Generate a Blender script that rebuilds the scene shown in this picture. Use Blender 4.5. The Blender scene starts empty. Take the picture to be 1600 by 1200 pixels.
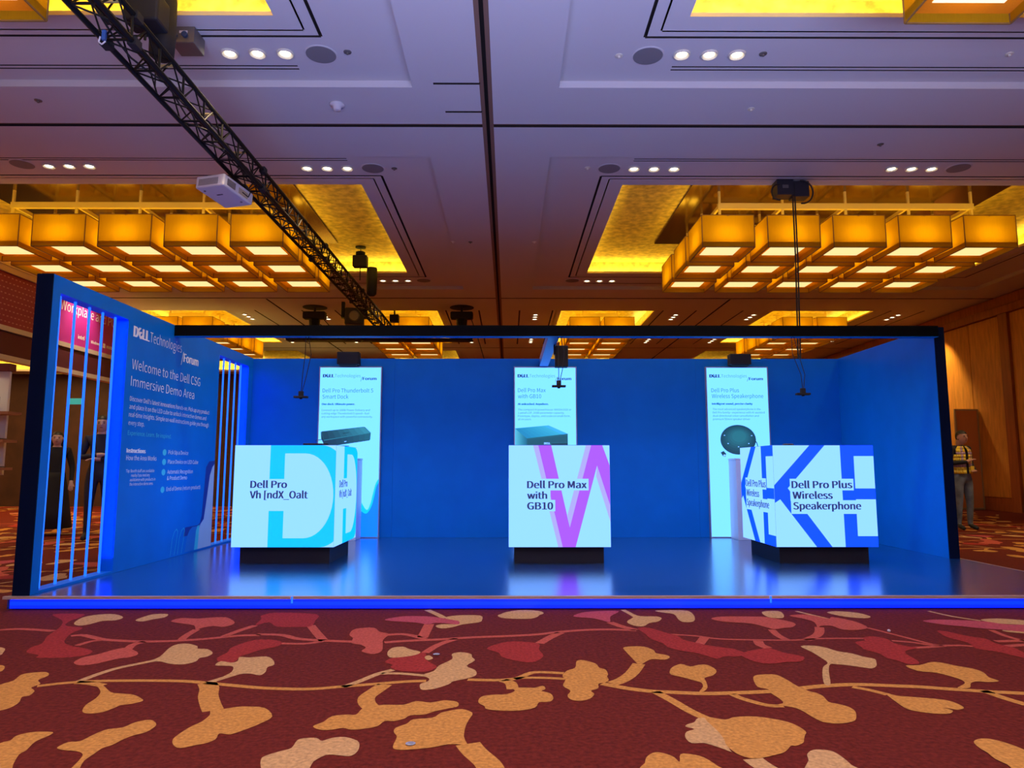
import bpy, bmesh, math, random
from mathutils import Vector, Matrix
import numpy as np
random.seed(7)
SC = bpy.context.scene
COL = SC.collection
PI = math.pi

# ------------------------------------------------------------ camera
cam_d = bpy.data.cameras.new('camera')
cam = bpy.data.objects.new('camera', cam_d)
COL.objects.link(cam)
cam_d.sensor_width = 36.0
cam_d.lens = 36.0 * 1111.0 / 1600.0
cam_d.clip_end = 200
cam_d.clip_start = 0.02
cam.location = (0, 0, 1.08)
cam.rotation_euler = (PI / 2 + math.atan(130 / 1111.0), 0, -math.atan(5 / 1111.0))
SC.camera = cam

# ------------------------------------------------------------ exposure, world
vs = SC.view_settings
vs.view_transform = 'Standard'
vs.look = 'None'
vs.gamma = 1.0
vs.use_curve_mapping = False
vs.exposure = 0.0
W = bpy.data.worlds.new('hall_dim')
SC.world = W
W.use_nodes = True
W.node_tree.nodes['Background'].inputs[0].default_value = (0.35, 0.2, 0.12, 1)
W.node_tree.nodes['Background'].inputs[1].default_value = 0.02


def light(kind, name, loc, energy, color, rot=(0, 0, 0), size=None, size_y=None, spot=None, blend=0.5, radius=0.05, parent=None, spread=None):
    d = bpy.data.lights.new(name, kind)
    d.energy = energy
    d.color = color
    if kind == 'AREA':
        d.shape = 'RECTANGLE'
        d.size = size
        d.size_y = size_y
        if spread:
            d.spread = spread
    else:
        d.shadow_soft_size = radius
    if kind == 'SPOT':
        d.spot_size = spot
        d.spot_blend = blend
    o = bpy.data.objects.new(name, d)
    COL.objects.link(o)
    o.location = loc
    o.rotation_euler = rot
    if parent:
        o.parent = parent
    return o


# added unseen cool lamp, standing in for screen glow on the near ceiling
light('AREA', 'added_ceiling_wash', (0.8, -0.9, 1.0), 1430, (0.42, 0.50, 1.0), (math.radians(170), 0, 0), 8, 2.0, spread=math.radians(134))
# added warm fill lamp, high up behind the camera
light('AREA', 'hall_fill', (0, -3.0, 4.9), 170, (1.0, 0.60, 0.30), (math.radians(20), 0, 0), 12, 3)
# house lights further down the hall
light('AREA', 'hall_back_light', (0, 27, 5.2), 420, (1.0, 0.5, 0.16), (0, 0, 0), 18, 8)
light('AREA', 'hall_side_light', (-12, 14, 5.2), 800, (1.0, 0.6, 0.22), (0, 0, 0), 4, 12)

# ------------------------------------------------------------ materials
MATS = {}


def mat(name, col=(0.5, 0.5, 0.5), rough=0.6, metal=0.0, emit=None, es=1.0, noise=None, bump=0.0, bscale=60.0, spec=0.5, trans=None, stretch=None):
    if name in MATS:
        return MATS[name]
    m = bpy.data.materials.new(name)
    m.use_nodes = True
    nt = m.node_tree
    b = nt.nodes['Principled BSDF']
    b.inputs['Base Color'].default_value = (*col, 1)
    b.inputs['Roughness'].default_value = rough
    b.inputs['Metallic'].default_value = metal
    b.inputs['Specular IOR Level'].default_value = spec
    if emit:
        b.inputs['Emission Color'].default_value = (*emit, 1)
        b.inputs['Emission Strength'].default_value = es
    if noise or bump:
        tc = nt.nodes.new('ShaderNodeTexCoord')
        mp = nt.nodes.new('ShaderNodeMapping')
        if stretch:
            mp.inputs['Scale'].default_value = stretch
        nt.links.new(tc.outputs['Object'], mp.inputs['Vector'])
        src = mp.outputs['Vector']
    if noise:
        sc, amt = noise
        n = nt.nodes.new('ShaderNodeTexNoise')
        n.inputs['Scale'].default_value = sc
        n.inputs['Detail'].default_value = 4
        nt.links.new(src, n.inputs['Vector'])
        r = nt.nodes.new('ShaderNodeValToRGB')
        r.color_ramp.elements[0].position = 0.3
        r.color_ramp.elements[1].position = 0.7
        r.color_ramp.elements[0].color = (*[c * (1 - amt) for c in col], 1)
        r.color_ramp.elements[1].color = (*[min(1, c * (1 + amt)) for c in col], 1)
        nt.links.new(n.outputs['Fac'], r.inputs['Fac'])
        nt.links.new(r.outputs['Color'], b.inputs['Base Color'])
    if bump:
        n2 = nt.nodes.new('ShaderNodeTexNoise')
        n2.inputs['Scale'].default_value = bscale
        n2.inputs['Detail'].default_value = 3
        nt.links.new(src, n2.inputs['Vector'])
        bp = nt.nodes.new('ShaderNodeBump')
        bp.inputs['Strength'].default_value = bump
        bp.inputs['Distance'].default_value = 0.01
        nt.links.new(n2.outputs['Fac'], bp.inputs['Height'])
        nt.links.new(bp.outputs['Normal'], b.inputs['Normal'])
    MATS[name] = m
    return m


def shade_mat(name, col, rough=0.9, tr=0.6):
    """thin lampshade cloth: diffuse plus translucent"""
    m = bpy.data.materials.new(name)
    m.use_nodes = True
    nt = m.node_tree
    nt.nodes.remove(nt.nodes['Principled BSDF'])
    out = nt.nodes['Material Output']
    d = nt.nodes.new('ShaderNodeBsdfDiffuse')
    t = nt.nodes.new('ShaderNodeBsdfTranslucent')
    mx = nt.nodes.new('ShaderNodeMixShader')
    mx.inputs[0].default_value = tr
    w = nt.nodes.new('ShaderNodeTexNoise')
    w.inputs['Scale'].default_value = 90
    tc = nt.nodes.new('ShaderNodeTexCoord')
    mp = nt.nodes.new('ShaderNodeMapping')
    mp.inputs['Scale'].default_value = (1, 1, 0.06)
    nt.links.new(tc.outputs['Object'], mp.inputs['Vector'])
    nt.links.new(mp.outputs['Vector'], w.inputs['Vector'])
    r = nt.nodes.new('ShaderNodeValToRGB')
    r.color_ramp.elements[0].color = (*[c * 0.85 for c in col], 1)
    r.color_ramp.elements[1].color = (*col, 1)
    nt.links.new(w.outputs['Fac'], r.inputs['Fac'])
    nt.links.new(r.outputs['Color'], d.inputs['Color'])
    nt.links.new(r.outputs['Color'], t.inputs['Color'])
    nt.links.new(d.outputs[0], mx.inputs[1])
    nt.links.new(t.outputs[0], mx.inputs[2])
    nt.links.new(mx.outputs[0], out.inputs['Surface'])
    MATS[name] = m
    return m


BOOST = 2.1   # LED blue is far brighter than the picture can show


def led(name, rgb, s=1.0):
    """LED screen colour given as an sRGB 0-255 triple"""
    lin = [((c / 255) / 12.92 if c / 255 <= 0.04045 else ((c / 255 + 0.055) / 1.055) ** 2.4) for c in rgb]
    return mat(name, (0.01, 0.01, 0.012), 0.5, 0, (lin[0] * s, lin[1] * s, lin[2] * s * (BOOST if lin[2] > .8 else 1)), 1.0)


def srgb(*rgb):
    return tuple(((c / 255) / 12.92 if c / 255 <= 0.04045 else ((c / 255 + 0.055) / 1.055) ** 2.4) for c in rgb)


PLASTER = mat('ceiling_plaster', (0.62, 0.60, 0.60), 0.85, bump=0.03, bscale=30)
GROOVE = mat('groove_dark', (0.02, 0.012, 0.01), 0.9)
TRACKBROWN = mat('track_brown', (0.22, 0.12, 0.08), 0.7)
GOLD = mat('gold_leaf', (0.78, 0.60, 0.11), 0.42, 0.25, noise=(9, 0.35), bump=0.35, bscale=14)
GOLDLIP = mat('gold_lip', (0.80, 0.62, 0.25), 0.6)
BRONZE = mat('bronze_mirror', (0.18, 0.10, 0.06), 0.12, 0.85)
RAIL = mat('rail_gold', (0.75, 0.60, 0.22), 0.4, 0.3)
SHADE = shade_mat('shade_cloth', (0.62, 0.37, 0.012), tr=0.6)
CORE = mat('lamp_core', (0.8, 0.6, 0.3), 0.5, 0, (1.0, 0.62, 0.03), 4.6)
SHADEIN = shade_mat('shade_lining', (0.75, 0.30, 0.02), tr=0.3)
DIFFUSER = mat('lamp_diffuser', (0.8, 0.8, 0.7), 0.5, 0, (1.0, 0.85, 0.34), 1.0)
EDGE = mat('shade_edge', (0.25, 0.13, 0.03), 0.7)
LENS = mat('downlight_lens', (0.9, 0.9, 0.8), 0.4, 0, (1.0, 0.88, 0.6), 6)
LRIM = mat('downlight_rim', (0.75, 0.7, 0.55), 0.4)
GRILLE = mat('speaker_grille', (0.22, 0.21, 0.22), 0.7, bump=0.3, bscale=300)
CARPET = mat('carpet_maroon', (0.130, 0.017, 0.009), 0.95, noise=(45, 0.35), bump=0.5, bscale=260, spec=0.1)
C_GOLD = mat('carpet_gold', (0.52, 0.235, 0.05), 0.95, noise=(60, 0.25), bump=0.4, bscale=260, spec=0.1)
C_TAN = mat('carpet_tan', (0.52, 0.30, 0.12), 0.95, noise=(60, 0.25), bump=0.4, bscale=260, spec=0.1)
C_RED = mat('carpet_coral', (0.44, 0.085, 0.055), 0.95, noise=(60, 0.25), bump=0.4, bscale=260, spec=0.1)
C_DRED = mat('carpet_deep_red', (0.30, 0.030, 0.022), 0.95, noise=(60, 0.3), bump=0.4, bscale=260, spec=0.1)
C_MAG = mat('carpet_pink', (0.42, 0.07, 0.085), 0.95, noise=(60, 0.25), bump=0.4, bscale=260, spec=0.1)
BLUE = mat('booth_blue', (0.0, 0.185, 0.66), 0.5, noise=(3, 0.05), bump=0.02, bscale=40, spec=0.15)
NAVY = mat('booth_navy_end', (0.0005, 0.006, 0.03), 0.7, spec=0.1)
BEAMBLK = mat('beam_black', (0.001, 0.0015, 0.003), 0.7, spec=0.1)
STAGE = mat('stage_blue', (0.0, 0.05, 0.22), 0.24, noise=(5, 0.12), spec=1.0, bump=0.02, bscale=15)
_b = STAGE.node_tree.nodes['Principled BSDF']
_b.inputs['Coat Weight'].default_value = 0.9
_b.inputs['Coat Roughness'].default_value = 0.22
_b.inputs['Coat IOR'].default_value = 1.7
STAGETRIM = mat('stage_trim', (0.55, 0.42, 0.36), 0.4, 0.3)
LEDBLUE = mat('led_blue', (0, 0.01, 0.1), 0.5, 0, (0.0, 0.022, 3.0), 1.0)
LEDBLUE2 = mat('led_blue_core', (0, 0.01, 0.1), 0.5, 0, (0.0, 0.05, 3.0), 1.0)
TUBE = mat('neon_tube', (0, 0.02, 0.1), 0.4, 0, (0.02, 0.24, 2.0), 1.0)
BLACK = mat('black_metal', (0.006, 0.0055, 0.005), 0.5, 0.0, spec=0.2)
BLACKM = mat('black_matte', (0.010, 0.010, 0.012), 0.7)
CABLE = mat('cable_rubber', (0.008, 0.008, 0.008), 0.6)
BASEBLK = mat('plinth_black', (0.006, 0.006, 0.010), 0.6)
WHITEP = mat('white_laminate', (0.70, 0.74, 0.80), 0.4)
GREYM = mat('grey_steel', (0.20, 0.18, 0.16), 0.45, 0.5)
PROJW = mat('projector_white', (0.72, 0.70, 0.72), 0.4)
LITTER = mat('foil_grey', (0.45, 0.47, 0.5), 0.3, 0.6)
VENT = mat('vent_grey', (0.22, 0.19, 0.18), 0.6)
WOOD = mat('wall_veneer', (0.62, 0.27, 0.045), 0.45, noise=(14, 0.18), bump=0.1, bscale=40, stretch=(1, 1, 0.15))
WOODD = mat('wall_veneer_dark', (0.34, 0.085, 0.018), 0.45, noise=(14, 0.2), stretch=(1, 1, 0.1))
BROWNW = mat('hall_brown_wall', (0.055, 0.022, 0.012), 0.7, noise=(2, 0.3))
FRAMEG = mat('frame_champagne', (0.45, 0.34, 0.18), 0.4, 0.4)
WINE = mat('banner_wine', (0.30, 0.03, 0.05), 0.6)
MAGE = mat('banner_magenta', (0.50, 0.02, 0.30), 0.6)
CREAM = mat('cream_trim', (0.62, 0.55, 0.42), 0.5)
PRINTW = mat('print_white', (0.95, 0.95, 0.92), 0.6)
PRINTC = mat('print_cyan', (0.05, 0.62, 0.75), 0.6)
PRINTM = mat('print_mid_blue', (0.006, 0.20, 0.62), 0.6)
PRINTD = mat('print_dark_blue', (0.003, 0.035, 0.30), 0.6)
PRINTP = mat('print_pale', (0.42, 0.60, 0.78), 0.6)
PRINTF = mat('print_faint', (0.02, 0.25, 0.62), 0.6)


# ------------------------------------------------------------ mesh helpers
class MB:
    """collects boxes, bars, tubes and polygons; build() links them as ONE mesh object"""

    def __init__(s):
        s.v = []
        s.f = []
        s.m = []
        s.cur = 0
        s.mats = []

    def mat(s, m):
        if m not in s.mats:
            s.mats.append(m)
        s.cur = s.mats.index(m)
        return s

    def add(s, vs_, fs):
        o = len(s.v)
        s.v += [tuple(p) for p in vs_]
        for f in fs:
            s.f.append(tuple(i + o for i in f))
            s.m.append(s.cur)
        return s

    def box(s, x0, x1, y0, y1, z0, z1, M=None):
        p = [(x, y, z) for z in (z0, z1) for y in (y0, y1) for x in (x0, x1)]
        if M is not None:
            p = [M @ Vector(q) for q in p]
        return s.add(p, [(0, 2, 3, 1), (4, 5, 7, 6), (0, 1, 5, 4), (2, 6, 7, 3), (0, 4, 6, 2), (1, 3, 7, 5)])

    def tube(s, a, b, r, n=8, r2=None, caps=True):
        a = Vector(a)
        b = Vector(b)
        r2 = r if r2 is None else r2
        d = (b - a).normalized()
        u = d.orthogonal().normalized()
        w = d.cross(u)
        vs_ = []
        for c, rr in ((a, r), (b, r2)):
            for i in range(n):
                t = 2 * PI * i / n
                vs_.append(c + (u * math.cos(t) + w * math.sin(t)) * rr)
        fs = [(i, (i + 1) % n, n + (i + 1) % n, n + i) for i in range(n)]
        if caps:
            fs += [tuple(range(n))[::-1], tuple(range(n, 2 * n))]
        return s.add(vs_, fs)

    def path(s, pts, r, n=6):
        for a, b in zip(pts[:-1], pts[1:]):
            s.tube(a, b, r, n)
        return s

    def lathe(s, c, prof, n=20, axis='Z'):
        vs_ = []
        for r, h in prof:
            for i in range(n):
                t = 2 * PI * i / n
                p = (r * math.cos(t), r * math.sin(t), h)
                if axis == 'Y':
                    p = (p[0], p[2], p[1])
                if axis == 'X':
                    p = (p[2], p[0], p[1])
                vs_.append((c[0] + p[0], c[1] + p[1], c[2] + p[2]))
        fs = []
        for k in range(len(prof) - 1):
            for i in range(n):
                fs.append((k * n + i, k * n + (i + 1) % n, (k + 1) * n + (i + 1) % n, (k + 1) * n + i))
        fs.append(tuple(range(n))[::-1])
        fs.append(tuple(range((len(prof) - 1) * n, len(prof) * n)))
        return s.add(vs_, fs)

    def build(s, name, m=None, parent=None, smooth=False, bevel=0, kind=None, recalc=True):
        me = bpy.data.meshes.new(name)
        me.from_pydata(s.v, [], s.f)
        for mm in (s.mats or [m]):
            me.materials.append(mm)
        if s.mats:
            me.polygons.foreach_set('material_index', s.m)
        if smooth:
            me.polygons.foreach_set('use_smooth', [True] * len(me.polygons))
        me.validate()
        if recalc:
            bm = bmesh.new()
            bm.from_mesh(me)
            bmesh.ops.recalc_face_normals(bm, faces=bm.faces)
            bm.to_mesh(me)
            bm.free()
        me.update()
        o = bpy.data.objects.new(name, me)
        COL.objects.link(o)
        if parent:
            o.parent = parent
        if bevel:
            b = o.modifiers.new('bevel', 'BEVEL')
            b.width = bevel
            b.segments = 2
            b.limit_method = 'ANGLE'
        if kind:
            o['kind'] = kind
        return o


def tag(o, label, cat, group=None):
    o['label'] = label
    o['category'] = cat
    if group:
        o['group'] = group
    return o


def thing(name, label, cat, loc=(0, 0, 0), rz=0, group=None):
    o = bpy.data.objects.new(name, None)
    o.empty_display_size = 0.1
    COL.objects.link(o)
    o.location = loc
    o.rotation_euler = (0, 0, rz)
    return tag(o, label, cat, group)


def copy_tree(o, parent=None):
    c = o.copy()
    COL.objects.link(c)
    c.parent = parent
    for ch in o.children:
        copy_tree(ch, c)
    return c


def tri_poly(pts):
    """ear-clipping tessellation of a 2D polygon"""
    from mathutils.geometry import tessellate_polygon
    return tessellate_polygon([[Vector((p[0], p[1], 0)) for p in pts]])


def smooth_closed(pts, k=3):
    n = len(pts)
    out = []
    for i in range(n):
        p0, p1, p2, p3 = pts[i - 1], pts[i], pts[(i + 1) % n], pts[(i + 2) % n]
        for j in range(k):
            t = j / k
            o = []
            for a in (0, 1):
                m1 = (p2[a] - p0[a]) / 2
                m2 = (p3[a] - p1[a]) / 2
                h = (2 * t**3 - 3 * t * t + 1) * p1[a] + (t**3 - 2 * t * t + t) * m1 + (-2 * t**3 + 3 * t * t) * p2[a] + (t**3 - t * t) * m2
                o.append(h)
            out.append(tuple(o))
    return out


# lettering face: Blender's own bundled sans, or its built-in one
FONT = None
try:
    import os
    FONT = bpy.data.fonts.load(os.path.join(bpy.utils.resource_path('LOCAL'), 'datafiles', 'fonts', 'Noto Sans CJK Regular.woff2'))
except Exception:
    FONT = None


# flat lettering -------------------------------------------------------
_dg = None


def text_mesh(body, weight=0.0, spacing=1.0):
    c = bpy.data.curves.new('t', 'FONT')
    c.body = body
    if FONT:
        c.font = FONT
    c.offset = weight
    c.resolution_u = 4
    c.space_character = spacing
    o = bpy.data.objects.new('t', c)
    COL.objects.link(o)
    bpy.context.view_layer.update()
    dg = bpy.context.evaluated_depsgraph_get()
    me = bpy.data.meshes.new_from_object(o.evaluated_get(dg))
    vs_ = [tuple(v.co) for v in me.vertices]
    fs = [tuple(p.vertices) for p in me.polygons]
    bpy.data.objects.remove(o)
    bpy.data.curves.remove(c)
    bpy.data.meshes.remove(me)
    return vs_, fs


CAP = None


class Sheet:
    """a flat printed or lit face; u runs right and v runs down from the top-left corner, in metres"""

    def __init__(s, origin, U, V, k=1.0):
        s.o = Vector(origin)
        s.U = Vector(U).normalized()
        s.V = Vector(V).normalized()
        s.N = s.U.cross(-s.V).normalized()
        s.k = k
        s.split = None

    def at(s, u, v, h=0.0):
        return s.o + s.U * (u * s.k) + s.V * (v * s.k) + s.N * h

    def poly(s, mb, pts, h):
        tr = tri_poly(pts)
        mb.add([s.at(u, v, h) for u, v in pts], [tuple(t) for t in tr])

    def text(s, mb, body, u, v, h, width=None, cap=0.05, weight=0.0, slant=0.0):
        if s.split and s.split[0]:
            m2 = MB()
            m2.mat(mb.mats[mb.cur])
            s._text(m2, body, u, v, h, width, cap, weight)
            nm, par, inv = s.split
            o = m2.build(nm, parent=par, recalc=False)
            if inv is not None:
                o.matrix_parent_inverse = inv
        else:
            s._text(mb, body, u, v, h, width, cap, weight)

    def _text(s, mb, body, u, v, h, width=None, cap=0.05, weight=0.0, slant=0.0):
        """baseline starts at (u, v); cap height cap and total width given"""
        global CAP
        if CAP is None:
            hv, _ = text_mesh('H')
            CAP = max(p[1] for p in hv) - min(p[1] for p in hv)
        tv, tf = text_mesh(body, min(weight, 0))
        if not tv:
            return
        x0 = min(p[0] for p in tv)
        x1 = max(p[0] for p in tv)
        sy = cap / CAP
        sx = (width / (x1 - x0)) if width else sy
        sh_ = (0,) if weight < .006 else (-weight, 0, weight)
        for q, dx in enumerate(sh_):
            mb.add([s.at(u + (p[0] - x0 + dx) * sx, v - p[1] * sy, h + q * .0001) for p in tv], tf)


def logo(sh, mb, u, v, h, w, cap, boldmat, thinmat):
    sp, sh.split = sh.split, None
    """word mark: heavy capitals with a tilted E, thin second word, then the slash word lower right"""
    mb.mat(boldmat)
    a = w * 0.21
    lw = a / 4.1
    sh.text(mb, 'D', u, v, h, lw * .98, cap, 0.03)
    # tilted E drawn as three slanted bars and a stem
    tv, tf = text_mesh('E', 0.0)
    x0 = min(p[0] for p in tv)
    x1 = max(p[0] for p in tv)
    sc = cap / CAP
    cx, cy = (x0 + x1) / 2, CAP / 2
    ang = math.radians(38)
    sx = lw * 0.85 / (x1 - x0)
    vs_ = []
    for p in tv:
        X, Y = (p[0] - cx) * sx * 0.95, (p[1] - cy) * sc * 0.95
        r = (X * math.cos(ang) - Y * math.sin(ang), X * math.sin(ang) + Y * math.cos(ang))
        vs_.append(sh.at(u + lw * 1.62 + r[0], v - cy * sc - r[1], h))
    mb.add(vs_, tf)
    for q_ in (-1, 1):
        mb.add([p_ + sh.U * (q_ * .03 * sc) + sh.N * .0001 * (q_ + 2) for p_ in vs_], tf)
    sh.text(mb, 'L', u + lw * 2.28, v, h, lw * 0.72, cap, 0.035)
    sh.text(mb, 'L', u + lw * 3.2, v, h, lw * 0.72, cap, 0.035)
    mb.mat(thinmat)
    sh.text(mb, 'Technologies', u + a * 1.03, v, h, w * 0.485, cap, -0.004)
    sh.text(mb, '/', u + w * 0.70, v + cap * 1.0, h, w * 0.04, cap * 1.1, 0.0)
    mb.mat(boldmat)
    sh.text(mb, 'Forum', u + w * 0.745, v + cap * 0.85, h, w * 0.255, cap * 0.9, 0.018)
    sh.split = sp
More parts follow.
